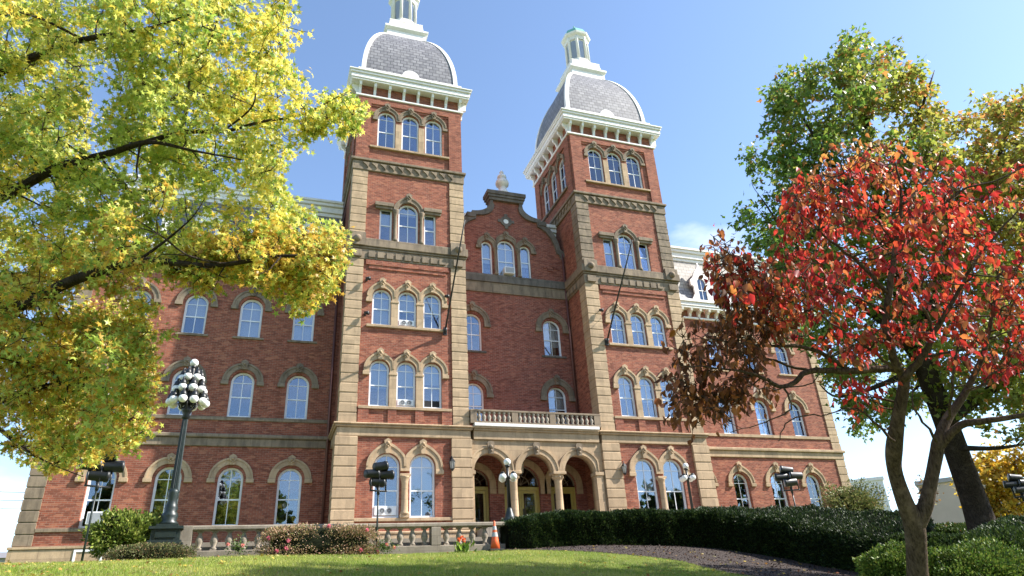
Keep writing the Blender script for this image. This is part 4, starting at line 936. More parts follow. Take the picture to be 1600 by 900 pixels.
class Tree:
    def __init__(s, name, label, cat, base, bark):
        s.o = thing(name, label, cat, base); s.base = np.array(base, float); s.bark = bark; s.tr = MB(); s.nodes = []; s.rads = []
        s.P = []; s.D = []; s.S = []; s.C = []
    def limb(s, pts, n=8, wob=.0):       # pts: (world point, radius)
        q = smooth_path([np.r_[p, r] for p, r in pts], 5); pp = [a[:3]-s.base for a in q]; rr = [max(.004, a[3]) for a in q]
        if wob: pp = [a+rng.normal(0, wob, 3)*(i > 0) for i, a in enumerate(pp)]
        s.tr.tube(pp, rr, n); s.nodes += pp; s.rads += rr
    def cluster(s, c, r, n, size, colf, flat=.75, droop=.3, twig=True, inner=.25, tw=.012):
        c = np.asarray(c)-s.base
        if twig and s.nodes:
            nd = np.array(s.nodes); d = np.linalg.norm(nd-c, axis=1)-.25*(nd[:, 2] < c[2]); i = int(np.argmin(d)); a = nd[i]; L = np.linalg.norm(c-a)
            mid = (a+c)/2+np.array([0, 0, -.06*L])+rng.normal(0, .07*L, 3); r0 = min(s.rads[i]*.6, .006+.012*L+tw*.3)
            m2 = mid*.5+c*.5+rng.normal(0, .05*L, 3)
            pts = smooth_path([a, mid, m2, c], 3); s.tr.tube(pts, list(np.linspace(r0, .005, len(pts))), 4)
            if L > .5: s.nodes += [mid, m2]; s.rads += [r0*.8, r0*.6]
        k = max(3, int(n/7)); tips = c+rand_dir(k)*r*np.array([1, 1, flat])*rng.uniform(inner, 1, (k, 1))**.6
        for t in tips[:6]:
            s.tr.tube([c, (c+t)/2+rng.normal(0, .03, 3), t], [.006, .005, .003], 3)
        w = rng.integers(0, k, n); f = rng.uniform(.45, 1.08, (n, 1)); P = c+(tips[w]-c)*f+rng.normal(0, .09*r+.02, (n, 3))
        D = rand_dir(n); D[:, 2] -= droop; out_ = unit(P-c); D = unit(D+.5*out_)
        s.P.append(P); s.D.append(D); s.S.append(size*rng.uniform(.65, 1.15, n)); s.C.append(colf(P+s.base, n))
    def finish(s, tmpl, lmat, wscale=1.0):
        s.tr.build('trunk', s.bark, s.o)
        P, D = np.concatenate(s.P), np.concatenate(s.D); Nn = rand_dir(len(P)); Nn[:, 2] += .5
        me = leaves_mesh('crown', P, D, Nn, np.concatenate(s.S), np.concatenate(s.C), tmpl, wscale)
        link('crown', me, lmat, s.o); return s.o
def pal(cols, w, n, jit=.18):
    cols = np.array(cols); w = np.array(w, float); k = rng.choice(len(cols), n, p=w/w.sum())
    return cols[k]*rng.uniform(1-jit, 1+jit, (n, 1))*rng.uniform(.93, 1.07, (n, 3))

# --- yellow tree at left
def yellow_tree():
    bp = dep(-150, 760, 12.5); bp = np.array([bp[0], bp[1], gz(bp[0], bp[1])])
    T = Tree('yellow_tree', 'large yellow-green autumn tree with spreading limbs in front of the left wing', 'tree', bp-np.array([0, 0, .1]), M['bark_d'])
    d = lambda x, y, D: dep(x, y, D-(.75 if -60 < x else 0))
    T.limb([(bp, .38), (d(-150, 560, 12.4), .3), (d(-145, 300, 12.2), .25), (d(-110, 60, 12), .2), (d(-60, -150, 12), .12), (d(0, -330, 12), .05)], 12)
    lm = T.limb; T.limb = lambda p, n=8, wob=0: lm([(a, b*.8) for a, b in p], n, wob)
    T.limb([(d(-150, 560, 12.4), .2), (d(-60, 505, 11.8), .13), (d(40, 475, 11.3), .11), (d(110, 440, 11), .1), (d(215, 408, 10.7), .075), (d(330, 415, 10.5), .05), (d(440, 400, 10.4), .03), (d(525, 402, 10.3), .012)])
    T.limb([(d(-146, 420, 12.3), .17), (d(-60, 340, 12), .12), (d(20, 300, 11.7), .1), (d(90, 262, 11.4), .085), (d(170, 240, 11.2), .065), (d(232, 222, 11), .045), (d(300, 235, 10.9), .025), (d(380, 250, 10.8), .012)])
    T.limb([(d(-125, 170, 12.1), .15), (d(-40, 130, 12.2), .11), (d(45, 92, 12.2), .085), (d(130, 62, 12), .06), (d(230, 45, 11.8), .035), (d(330, 10, 11.6), .012)])
    T.limb([(d(-110, 60, 12), .14), (d(-30, 30, 12.8), .11), (d(30, -20, 13), .08), (d(110, -60, 13), .05)])
    T.limb([(d(170, 240, 11.2), .05), (d(280, 208, 11.3), .045), (d(350, 205, 11.3), .036), (d(410, 190, 11.2), .028), (d(470, 180, 11), .018), (d(530, 150, 10.9), .008)])
    T.limb([(d(286, 205, 11.3), .034), (d(292, 160, 11.3), .028), (d(300, 110, 11.3), .022), (d(330, 60, 11.2), .014), (d(345, 10, 11.2), .007)])
    T.limb([(d(355, 200, 11.3), .02), (d(395, 165, 11.2), .016), (d(400, 120, 11.2), .008)])
    T.limb([(d(-150, 600, 12.4), .14), (d(-60, 640, 12), .09), (d(20, 620, 11.7), .06), (d(90, 600, 11.5), .04), (d(170, 610, 11.3), .02), (d(240, 640, 11.2), .008)])
    T.limb([(d(-60, 640, 12), .05), (d(0, 670, 12), .035), (d(60, 715, 11.8), .02), (d(130, 745, 11.6), .008)])
    T.limb([(d(215, 408, 10.7), .03), (d(260, 375, 10.7), .022), (d(300, 340, 10.6), .012), (d(320, 310, 10.6), .006)])
    T.limb([(d(-40, 350, 12), .06), (d(40, 560, 11.6), .03), (d(120, 560, 11.4), .012)])
    poly = [(-260, -330), (330, -330), (440, -120), (455, 30), (440, 95), (480, 150), (540, 165), (535, 190), (470, 215), (440, 245), (455, 290), (480, 330), (525, 385), (520, 420), (470, 430), (495, 480), (480, 490), (420, 440), (370, 440), (290, 430), (240, 450), (235, 500), (225, 590), (235, 670), (195, 690), (150, 715), (95, 735), (40, 730), (20, 640), (-260, 700)]
    holes = [([(195, 290), (330, 280), (345, 330), (280, 390), (200, 370)], .62), ([(420, 270), (470, 280), (500, 330), (430, 330)], .6), ([(0, 650), (50, 650), (80, 720), (0, 740)], .6), ([(330, 200), (380, 230), (350, 290), (310, 270)], .35), ([(420, 60), (470, 60), (470, 130), (420, 140)], .35), ([(-260, -330), (-60, -330), (-60, 720), (-260, 720)], .6), ([(-260, -330), (440, -330), (440, -40), (-260, -40)], .8)]
    pts = sample_poly(poly, 920, holes)
    def colf(P, n):
        u = np.sin(P[:, 0]*1.7+1)+np.sin(P[:, 1]*1.3)+np.sin(P[:, 2]*2.1+.5)+rng.normal(0, .8, n); k = np.clip(u/3+.5, 0, 1)[:, None]
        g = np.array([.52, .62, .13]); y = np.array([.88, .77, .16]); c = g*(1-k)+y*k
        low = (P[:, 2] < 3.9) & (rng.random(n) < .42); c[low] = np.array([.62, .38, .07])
        yl = rng.random(n) < .12; c[yl] = (.88, .64, .10); gr = rng.random(n) < .2; c[gr] = (.30, .43, .07)
        return c*rng.uniform(.75, 1.15, (n, 1))
    for (x, y) in pts:
        e = 1.6 if x < 330 else 1.0
        D = 11.3+rng.normal(0, 1)*e*.8+(.7 if x < 150 else 0)
        if x > 200 and y > 300: D = 10.6+rng.normal(0, .45)
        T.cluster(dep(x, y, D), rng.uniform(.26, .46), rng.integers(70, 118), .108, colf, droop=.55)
    for (x, y) in sample_poly([(-40, 500), (150, 490), (235, 560), (235, 670), (150, 712), (70, 728), (-40, 700)], 130):
        T.cluster(dep(x, y, 11.0+rng.normal(0, .6)), rng.uniform(.2, .42), rng.integers(40, 85), .10, colf, droop=.55)
    for (x, y) in sample_poly([(495, 165), (560, 135), (566, 205), (540, 222), (480, 205)], 24):
        T.cluster(dep(x, y, 10.6+rng.normal(0, .3)), rng.uniform(.14, .26), rng.integers(30, 55), .108, colf, droop=.55)
    for (x, y) in sample_poly([(290, 385), (400, 370), (525, 385), (530, 425), (490, 475), (450, 440), (380, 432), (300, 440)], 95):
        T.cluster(dep(x, y, 10.1+rng.normal(0, .4)), rng.uniform(.2, .36), rng.integers(50, 90), .102, colf, droop=.55)
    T.finish(T_STAR, M['leaf'])
yellow_tree()

# --- red tree at right, close to the camera
def red_tree():
    d = dep; z = 8.6; e = lambda x, y, D: dep(x, y, D-.35)
    b = d(1440, 952, z); b = np.array([b[0], b[1], gz(b[0], b[1])])
    T = Tree('red_tree', 'forked tree with drooping red and brown autumn leaves at right', 'tree', b-np.array([0, 0, .08]), M['bark'])
    T.limb([(b, .165), (d(1434, 900, z), .126), (d(1432, 860, z), .12), (d(1428, 820, z), .122), (d(1412, 780, z), .10), (d(1398, 735, z), .087), (d(1397, 700, 8.55), .099), (d(1404, 650, 8.5), .077), (d(1412, 605, 8.5), .068), (d(1412, 590, 8.5), .062)], 16)
    T.limb([(d(1430, 825, z), .105), (d(1446, 790, z), .09), (d(1455, 750, 8.65), .078), (d(1464, 705, 8.7), .08), (d(1466, 690, 8.7), .072), (d(1480, 655, 8.8), .06), (d(1510, 610, 8.9), .042), (d(1540, 540, 9), .03), (d(1560, 430, 9.1), .015)], 14)
    T.limb([(d(1466, 700, 8.7), .06), (d(1500, 665, 8.6), .05), (d(1560, 655, 8.4), .036), (d(1640, 640, 8.2), .02)], 8, .005)
    T.limb([(d(1412, 592, 8.5), .06), (d(1395, 575, 8.4), .05), (d(1330, 580, 8.2), .042), (d(1265, 580, 8.05), .034), (d(1225, 605, 7.95), .026), (d(1180, 585, 7.85), .018), (d(1120, 575, 7.75), .01), (d(1060, 570, 7.7), .005)], 8, .006)
    T.limb([(d(1330, 580, 8.2), .03), (d(1265, 545, 8.1), .024), (d(1190, 540, 8), .014), (d(1110, 530, 7.9), .007)], 7, .006)
    T.limb([(e(1405, 580, 8.5), .05), (e(1385, 520, 8.5), .042), (e(1390, 450, 8.5), .036), (e(1400, 380, 8.55), .028), (e(1408, 320, 8.6), .02), (e(1400, 255, 8.6), .01)], 8, .006)
    T.limb([(e(1390, 460, 8.5), .025), (e(1340, 410, 8.4), .02), (e(1290, 370, 8.3), .014), (e(1240, 320, 8.2), .007)], 7, .006)
    T.limb([(e(1412, 592, 8.5), .05), (e(1440, 560, 8.4), .04), (e(1460, 520, 8.3), .03), (e(1490, 470, 8.2), .022), (e(1530, 400, 8.1), .016), (e(1590, 330, 8), .008)], 8, .006)
    T.limb([(e(1400, 400, 8.5), .022), (e(1440, 350, 8.5), .018), (e(1500, 300, 8.4), .014), (e(1560, 280, 8.3), .01), (e(1610, 255, 8.3), .006)], 7, .006)
    T.limb([(e(1225, 605, 7.95), .014), (e(1235, 640, 7.9), .01), (e(1195, 660, 7.9), .007), (e(1140, 675, 7.85), .004)], 5, .01)
    T.limb([(e(1290, 648, 8.2), .008), (e(1235, 655, 8), .008), (e(1215, 690, 7.9), .005)], 5, .01)
    T.limb([(e(1398, 690, 8.55), .02), (e(1340, 640, 8.5), .012), (e(1290, 648, 8.2), .007)], 5, .01)
    for q in ([(1395, 575), (1350, 540), (1300, 505), (1250, 470), (1205, 450)], [(1390, 500), (1350, 470), (1300, 450), (1260, 410)], [(1400, 380), (1365, 340), (1330, 290), (1310, 240)], [(1408, 320), (1450, 280), (1470, 235)], [(1440, 560), (1500, 545), (1570, 520), (1640, 500)], [(1480, 655), (1490, 590), (1500, 520), (1505, 450)], [(1464, 690), (1430, 640), (1425, 600)], [(1510, 610), (1570, 590), (1640, 570)], [(1460, 520), (1440, 470), (1450, 420), (1480, 370)], [(1265, 580), (1200, 560), (1130, 545), (1080, 520)], [(1240, 470), (1190, 436), (1150, 412)]):
        L = len(q); T.limb([(dep(x, y, 8.2+rng.normal(0, .12)), .016*(1-i/L)**1.3+.003) for i, (x, y) in enumerate(q)], 6, .012)
    brown = [(.30, .11, .045), (.20, .075, .035), (.38, .14, .045), (.50, .19, .05), (.14, .06, .03)]
    red = [(.58, .05, .035), (.45, .035, .035), (.68, .10, .045), (.27, .03, .022), (.56, .17, .05)]
    org = [(.55, .24, .06), (.45, .16, .05), (.62, .32, .09), (.6, .08, .04)]
    def reg(poly, n, zl, cols, w, m, holes=(), rr=(.18, .36), sz=.108):
        for (x, y) in sample_poly(poly, n, holes):
            D = 8.6+rng.normal(0, zl) - (.45 if x < 1230 else 0)
            T.cluster(d(x, y, D), rng.uniform(*rr), rng.integers(m[0], m[1]), sz, lambda P, k: pal(cols, w, k, .3), droop=1.6, flat=.9, tw=.004)
    reg([(1045, 590), (1060, 530), (1130, 490), (1180, 470), (1230, 500), (1190, 560), (1150, 620), (1090, 660), (1065, 640)], 84, .25, brown, (4, 4, 3, 1, 3), (9, 17))
    reg([(1100, 400), (1130, 380), (1200, 420), (1250, 470), (1230, 520), (1180, 470), (1120, 440)], 44, .3, brown+red[:3], (2, 1, 3, 3, 1, 3, 2, 3), (8, 15))
    reg([(1215, 300), (1240, 275), (1300, 300), (1260, 360), (1225, 345)], 22, .4, red, (4, 3, 3, 2, 2), (8, 15))
    reg([(1120, 410), (1240, 400), (1300, 470), (1280, 540), (1200, 520), (1140, 460)], 40, .5, red+brown, (3, 3, 3, 2, 2, 3, 1, 3, 2, 1), (8, 14))
    reg([(1070, 630), (1120, 610), (1180, 590), (1210, 600), (1140, 640), (1080, 665)], 20, .2, brown, (4, 4, 3, 1, 3), (8, 14))
    reg([(1220, 320), (1260, 270), (1340, 250), (1440, 250), (1560, 290), (1580, 350), (1560, 420), (1460, 460), (1380, 500), (1260, 480), (1230, 420)], 148, .9, red+brown[2:3], (5, 4, 3, 4, 2, 2), (9, 17))
    reg([(1250, 480), (1400, 480), (1600, 400), (1640, 420), (1640, 560), (1560, 590), (1500, 560), (1440, 540), (1330, 560), (1270, 540)], 105, .75, red+brown[:3], (5, 4, 3, 3, 2, 2, 2, 2), (8, 15))
    reg([(1230, 270), (1300, 225), (1420, 225), (1480, 235), (1500, 270), (1400, 290), (1280, 300)], 26, .5, org, (3, 3, 2, 2), (8, 15))
    reg([(1095, 385), (1120, 365), (1150, 385), (1160, 420), (1120, 410)], 7, .15, brown, (3, 2, 3, 3, 1), (4, 8))
    reg([(1310, 590), (1380, 590), (1360, 640), (1330, 645)], 7, .3, red, (4, 2, 3, 2, 1), (8, 14))
    reg([(1580, 250), (1700, 200), (1750, 400), (1700, 560), (1600, 560)], 45, .6, red+org, (3, 3, 3, 2, 2, 1, 1, 1, 1), (8, 14))
    T.finish(T_OVAL, M['leaf_red'], 1.15)
red_tree()

# --- big green tree behind it
def green_tree():
    d = dep; b = d(1532, 820, 19); b = np.array([b[0], b[1], gz(b[0], b[1])])
    T = Tree('maple_tree', 'big green and gold maple with a leaning trunk behind the red tree', 'tree', b-np.array([0, 0, .1]), M['bark_d'])
    T.limb([(b, .48), (d(1528, 800, 19), .36), (d(1505, 735, 19), .32), (d(1478, 660, 19), .3), (d(1440, 560, 19.2), .26), (d(1400, 430, 19.5), .2), (d(1370, 300, 20), .14), (d(1350, 170, 20.2), .08), (d(1345, 80, 20.3), .03)], 12)
    for pts in ([(1450, 590, .16), (1400, 520, .12), (1320, 460, .08), (1240, 380, .05), (1190, 310, .02)], [(1430, 530, .14), (1480, 420, .11), (1530, 320, .08), (1570, 220, .04), (1590, 170, .015)], [(1390, 400, .1), (1330, 300, .07), (1270, 210, .04), (1235, 150, .015)], [(1375, 330, .09), (1420, 220, .06), (1450, 140, .03), (1460, 110, .01)], [(1480, 660, .16), (1560, 600, .12), (1640, 540, .08), (1720, 480, .04)], [(1440, 570, .1), (1380, 600, .07), (1310, 620, .04), (1280, 600, .015)], [(1500, 700, .08), (1560, 700, .05), (1620, 690, .02)]):
        T.limb([(d(x, y, 19.3+rng.normal(0, .6)), r) for x, y, r in pts], 8)
    poly = [(1165, 330), (1175, 280), (1185, 210), (1200, 140), (1250, 110), (1300, 100), (1315, 65), (1345, 60), (1370, 80), (1400, 90), (1440, 130), (1470, 170), (1490, 190), (1530, 160), (1620, 145), (1750, 180), (1760, 640), (1600, 690), (1540, 680), (1500, 640), (1440, 640), (1390, 690), (1330, 660), (1310, 620), (1280, 560), (1200, 480), (1200, 420), (1180, 390)]
    holes = [([(1380, 640), (1480, 640), (1480, 800), (1380, 800)], .8), ([(1470, 200), (1520, 190), (1520, 230), (1480, 240)], .25), ([(1640, 100), (1800, 100), (1800, 700), (1640, 700)], .4)]
    def colf(P, n):
        x, y, z = [np.asarray(v) for v in zip(*[proj(p)+(0,) for p in P])]
        k = np.clip((x-1230)/280+rng.normal(0, .35, n)+np.sin(P[:, 2]*1.9)*.25, 0, 1)
        k = np.where(y > 480, k*.55, k)[:, None]
        c = np.array([.15, .26, .04])*(1-k)+np.array([.42, .40, .075])*k
        o = rng.random(n) < .16*k[:, 0]+.02; c[o] = (.55, .25, .07); return c*rng.uniform(.7, 1.2, (n, 1))
    for (x, y) in sample_poly(poly, 860, holes):
        T.cluster(dep(x, y, 19.8+rng.normal(0, 1.3)), rng.uniform(.4, .75), rng.integers(55, 95), .165, colf, droop=.5)
    T.finish(T_LOBE, M['leaf'])
green_tree()

def far_tree(name, label, base, blobs, cols, w, size, n, bark=M['bark_d']):
    T = Tree(name, label, 'tree', base, bark); base = np.array(base)
    top = np.mean([b[0] for b in blobs], axis=0)
    T.limb([(base, .28), (base*.5+top*.5, .2), (top, .1)], 8)
    for c, r, k in blobs:
        T.limb([(base*.35+top*.65, .09), ((np.array(c)+top)/2, .06), (c, .02)], 6)
        for _ in range(k):
            T.cluster(np.array(c)+rand_dir(1)[0]*r*rng.random()**.4, .55, n, size, lambda P, q: pal(cols, w, q, .25), droop=.3)
    return T.finish(T_DIA, M['leaf'], 1.3)
b = dep(1640, 812, 30); b[2] = gz(b[0], b[1])
far_tree('yellow_tree', 'golden yellow tree in front of the beige building at far right', b, [(dep(1560, 770, 30), 1.6, 30), (dep(1600, 730, 30), 1.6, 30), (dep(1530, 750, 30), .9, 14), (dep(1660, 700, 30), 1.8, 20), (dep(1600, 790, 30), 1.0, 14), (dep(1535, 790, 30), .8, 16), (dep(1560, 735, 30), 1.0, 20), (dep(1575, 800, 29), .9, 16)], [(.62, .42, .04), (.55, .33, .04), (.42, .34, .05)], (4, 3, 2), .2, 45)
b = dep(1437, 800, 38); b[2] = gz(b[0], b[1])-.5
far_tree('bare_tree', 'small thin brownish tree seen through the fork of the red tree', b, [(dep(1437, 770, 38), .9, 9), (dep(1448, 755, 38), .6, 6)], [(.2, .16, .08), (.28, .16, .07)], (3, 2), .16, 16)

# trees across the street behind the camera: they are what the lower windows mirror
for x, y, h, lab in ((-17, -58, 20, 'tall dark green tree far behind the camera at left'), (-4, -62, 19, 'tall olive tree far behind the camera in the middle'), (33, -58, 13, 'lower dark tree far behind the camera facing the porch'), (-29, -60, 20, 'dark green tree farthest left behind the camera'), (52, -58, 17, 'tall yellowing tree far behind the camera at right'), (68, -52, 20, 'broad dark green tree far behind the camera at right'), (86, -44, 22, 'broad olive tree farthest right behind the camera')):
    b = np.array([x, y, gz(x, y)]); bl = [(b+np.array([math.cos(a)*4.4, math.sin(a)*3, h*f]), 3.4, 30) for a, f in ((0, .3), (3, .25), (0, .52), (2.1, .55), (4.2, .5), (1, .74), (3.5, .76))]+[(b+np.array([0, 0, h*.92]), 2.8, 24)]
    far_tree('street_tree', lab, b, bl, [(.10, .15, .03), (.16, .18, .04), (.06, .09, .02), (.32, .26, .05)], (3, 2, 2, 1), .85, 34)
# ------------------------------------------------------------------ hedges and shrubs
def cloud_points(n, shape):               # points on a lumpy ellipsoid
    v = rand_dir(n); return v*np.array(shape)
def shrub(name, label, c, rad, n, size, cols, w, tmpl=T_DIA, lump=.18, mat='leaf_hedge', core=.8, group=None, flowers=None, up=.3, cat='shrub', boxy=0):
    c = np.array(c, float); rad = np.array(rad, float); base = np.array([c[0], c[1], gz(c[0], c[1])])
    o = thing(name, label, cat, tuple(base), 0, group); off = c-base
    ph = rng.uniform(0, 6, 6)
    def R(v): return 1+lump*(.5*np.sin(3*v[:, 0]+ph[0])*np.sin(3.3*v[:, 1]+ph[1])+.5*np.sin(7*v[:, 0]+ph[2])*np.sin(6.1*v[:, 2]+ph[3])+.35*np.sin(13*v[:, 1]+ph[4])*np.sin(11*v[:, 0]+ph[5]))
    def shape(v):
        if boxy: v = np.sign(v)*np.abs(v)**(1-boxy); v = v
        return v
    bm = bmesh.new(); bmesh.ops.create_icosphere(bm, subdivisions=4, radius=1)
    V = unit(np.array([q.co[:] for q in bm.verts])); r_ = R(V)[:, None]*core
    for q, p in zip(bm.verts, shape(V)*r_*rad+off): q.co = p
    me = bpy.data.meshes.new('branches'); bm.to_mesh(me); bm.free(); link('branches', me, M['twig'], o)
    v = rand_dir(n); P = shape(v)*R(v)[:, None]*rng.uniform(core*.97, 1.06, (n, 1))*rad+off+rng.normal(0, .012, (n, 3))
    k = P[:, 2] > -.05; P, v = P[k], v[k]
    D = unit(v*1.0+rand_dir(len(P))*.9+np.array([0, 0, up]))
    me = leaves_mesh('foliage', P, D, rand_dir(len(P)), size*rng.uniform(.6, 1.2, len(P)), pal(cols, w, len(P), .3), tmpl); link('foliage', me, M[mat], o)
    if flowers:
        num, cl, fs = flowers
        for _ in range(num):
            a = unit(np.array([rng.normal(0, .8), -abs(rng.normal(.9, .3)), rng.normal(-.1, .45)])[None]); p = (shape(a)*rad*1.05)[0]+off; p[2] = max(p[2], .08)
            q = rand_dir(26); me = leaves_mesh('flower', p+q*fs*.35, q+np.array([0, -.4, .3]), rand_dir(26), np.full(26, fs), pal(cl, [1]*len(cl), 26, .2), T_DIA, 2.0); link('flower', me, M['leaf_red'], o)
    return o
def hedge(name, label, path, hts, th, n, size, cols, w, tilt=0.0):
    path = [np.array(p) for p in path]; q = smooth_path([np.r_[p[0], p[1], h] for p, h in zip(path, hts)], 8); q = np.array(q)
    o = thing(name, label, 'hedge', (q[0, 0], q[0, 1], gz(q[0, 0], q[0, 1]))); b = np.array(o.location)
    t = np.gradient(q[:, :2], axis=0); t = t/np.linalg.norm(t, axis=1, keepdims=True); nr = np.c_[t[:, 1], -t[:, 0]]      # towards the camera
    L = np.r_[0, np.cumsum(np.linalg.norm(np.diff(q[:, :2], axis=0), axis=1))]
    prof = [(0, -.1), (.02, .3), (-.02, .8), (.06, .97), (.2, 1.0), (.8, 1.0), (.95, .96), (1.0, .8), (1, -.1)]
    def pt(s, a):      # s along, a around the section 0..1
        x = np.interp(s, L, q[:, 0]); y = np.interp(s, L, q[:, 1]); h = np.interp(s, L, q[:, 2]); nx = np.interp(s, L, nr[:, 0]); ny = np.interp(s, L, nr[:, 1])
        pa = np.linspace(0, 1, len(prof)); fw = np.interp(a, pa, [p_[0] for p_ in prof]); up = np.interp(a, pa, [p_[1] for p_ in prof])
        end = np.minimum(1, np.sqrt(np.clip((np.minimum(s, L[-1]-s)+.03)/.5, 0, 1)))
        lump = .05*np.sin(s*2.1+up*3)+.035*np.sin(s*5.3+fw*4+1)+.025*np.sin(s*11+up*9)
        dpt = (fw-.5)*th*end; sg = np.where(fw < .5, 1., -1.)
        X = x-nx*(dpt-sg*lump*(np.abs(fw-.5) > .3)); Y = y-ny*(dpt-sg*lump*(np.abs(fw-.5) > .3))
        g = ground(X, Y); return np.c_[X, Y, g+up*(h*(.75+.25*end)+lump*.8)+np.clip(up, 0, 1)*fw*tilt*np.clip(s/L[-1]*1.8-.7, 0, 1)], np.c_[nx*(.5-fw)*2, ny*(.5-fw)*2, np.where((a > .3) & (a < .72), 1., .1)]
    ns, na = 90, 26; sg, ag = np.meshgrid(np.linspace(0, L[-1], ns), np.linspace(0, 1, na), indexing='ij'); V, nn = pt(sg.ravel(), ag.ravel())
    V = V-nn*.05-b; f = [(i*na+j, i*na+j+1, (i+1)*na+j+1, (i+1)*na+j) for i in range(ns-1) for j in range(na-1)]
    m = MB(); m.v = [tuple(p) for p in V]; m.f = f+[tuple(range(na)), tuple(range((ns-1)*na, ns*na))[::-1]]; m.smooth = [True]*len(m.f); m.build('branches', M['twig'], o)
    s = rng.uniform(0, L[-1], n); a = np.where(rng.random(n) < .85, rng.uniform(0, .68, n), rng.uniform(.68, 1, n)); P, nn = pt(s, a); P = P+nn*rng.uniform(-.07, .035, (n, 1))-b+rng.normal(0, .012, (n, 3))
    D = unit(unit(nn)+rand_dir(n)*.8+np.array([0, 0, .35]))
    link('foliage', leaves_mesh('foliage', P, D, rand_dir(n), size*rng.uniform(.6, 1.25, n), pal(cols, w, n, .3), T_DIA, .8), M['leaf_hedge'], o)
yew = [(.016, .034, .009), (.028, .052, .012), (.010, .022, .007), (.05, .075, .017)]
hpath = [(p[0]+.3*0, p[1]+.55) for p in HEDGE]
hedge('clipped_hedge', 'long dark clipped yew hedge curving behind the mulch bed', hpath, [.98, 1.08, 1.12, 1.2, 1.22, 1.1, .95, .8], 2.1, 80000, .085, yew+[(.075, .11, .025)], (4, 3, 3, 2, 1), .75)
h2 = [dep(x, y, D) for x, y, D in ((1392, 836, 15.4), (1455, 840, 14.9), (1535, 847, 14.3), (1640, 858, 13.6))]
hedge('clipped_hedge', 'wide low green hedge behind the round shrubs, running off the right edge', h2, [q[2]-gz(q[0], q[1]) for q in h2], 3.4, 46000, .085, yew+[(.08, .12, .025)], (2, 3, 1, 3, 3), .8)
g3 = [(.06, .11, .025), (.10, .16, .035), (.035, .07, .018), (.15, .19, .05)]
def sh(px, py, Y, rx, ry, rz, **k): c = at(px, py, Y); return dict(c=c, rad=(rx, ry, rz), **k)
shrub('green_shrub', 'loose bright green shrub beside the candelabra lamp pedestal', n=9000, size=.10, cols=[(.16, .22, .03), (.22, .27, .05), (.09, .14, .025), (.3, .32, .08)], w=(3, 3, 2, 2), lump=.4, **sh(195, 838, -6.9, .95, .6, .62), up=.7)
shrub('low_shrub', 'low spreading olive shrub in front of the lamp pedestal', n=7000, size=.055, cols=[(.13, .14, .05), (.2, .19, .08), (.2, .13, .07), (.09, .11, .04)], w=(3, 2, 2, 2), lump=.15, **sh(237, 868, -8.4, 1.1, .5, .32))
shrub('flowering_shrub', 'clipped bronze-pink bush with pink roses at the balustrade', n=16000, size=.06, cols=[(.42, .26, .17), (.30, .24, .11), (.17, .19, .07), (.52, .35, .24)], w=(3, 3, 2, 2), lump=.1, boxy=.45, flowers=(7, [(.7, .14, .24), (.8, .32, .38)], .055), **sh(500, 849, -8.0, 1.75, .5, .5))
shrub('rose_bush', 'sparse rose bush with a pink bloom by the first balusters', n=500, size=.06, cols=g3, w=(2, 2, 2, 1), lump=.4, core=.15, flowers=(2, [(.8, .35, .3)], .05), **sh(372, 858, -7.6, .35, .25, .35))
shrub('rose_bush', 'small rose bush with pink blooms at the foot of the middle floodlight', n=500, size=.06, cols=g3, w=(2, 2, 2, 1), lump=.4, core=.15, flowers=(3, [(.75, .2, .32), (.75, .6, .2)], .05), **sh(600, 856, -8.3, .4, .25, .25))
def tulip():
    p = at(722, 866, -8.3); o = thing('flowering_plant', 'leafy green plant with orange-red blooms before the balustrade', 'plant', (p[0], -8.3, p[2]-.03))
    n = 90; a = rng.uniform(0, 2*PI, n); P = np.c_[rng.normal(0, .12, n), rng.normal(0, .08, n), rng.uniform(0, .25, n)]; D = np.c_[np.cos(a)*.5, np.sin(a)*.5, rng.uniform(.5, 1.1, n)]
    link('foliage', leaves_mesh('foliage', P, D, rand_dir(n), rng.uniform(.15, .3, n), pal([(.2, .32, .04), (.28, .38, .06), (.12, .22, .03)], (1, 1, 1), n), T_DIA, .6), M['leaf'], o)
    for x, z in ((-.1, .47), (.0, .52), (.07, .45)):
        q = rand_dir(22); link('flower', leaves_mesh('flower', np.array([x, -.03, z])+q*.02, q+np.array([0, 0, .6]), rand_dir(22), np.full(22, .07), pal([(.7, .12, .05), (.8, .2, .06)], (1, 1), 22), T_DIA, 1.6), M['leaf_red'], o)
tulip()
shrub('round_shrub', 'rounded glossy green shrub at the foot of the red tree', n=26000, size=.045, cols=[(.09, .16, .025), (.15, .22, .035), (.04, .07, .015), (.26, .30, .06)], w=(3, 3, 2, 2), lump=.22, c=dep(1415, 898, 9.6), rad=(.66, .5, .37))
shrub('round_shrub', 'broad spreading green shrub in the bottom right corner', n=34000, size=.045, cols=[(.09, .16, .025), (.15, .22, .035), (.04, .07, .015), (.26, .30, .06)], w=(3, 3, 2, 2), lump=.25, c=dep(1530, 905, 9.4), rad=(.95, .6, .42))
shrub('olive_shrub', 'loose olive-green shrub standing behind the hedge beside the right wing', n=9000, size=.12, cols=[(.17, .19, .06), (.27, .26, .09), (.10, .13, .04), (.3, .23, .1)], w=(3, 3, 2, 1), lump=.55, core=.55, **sh(1332, 792, -4.5, 1.4, 1, .95), up=.4)

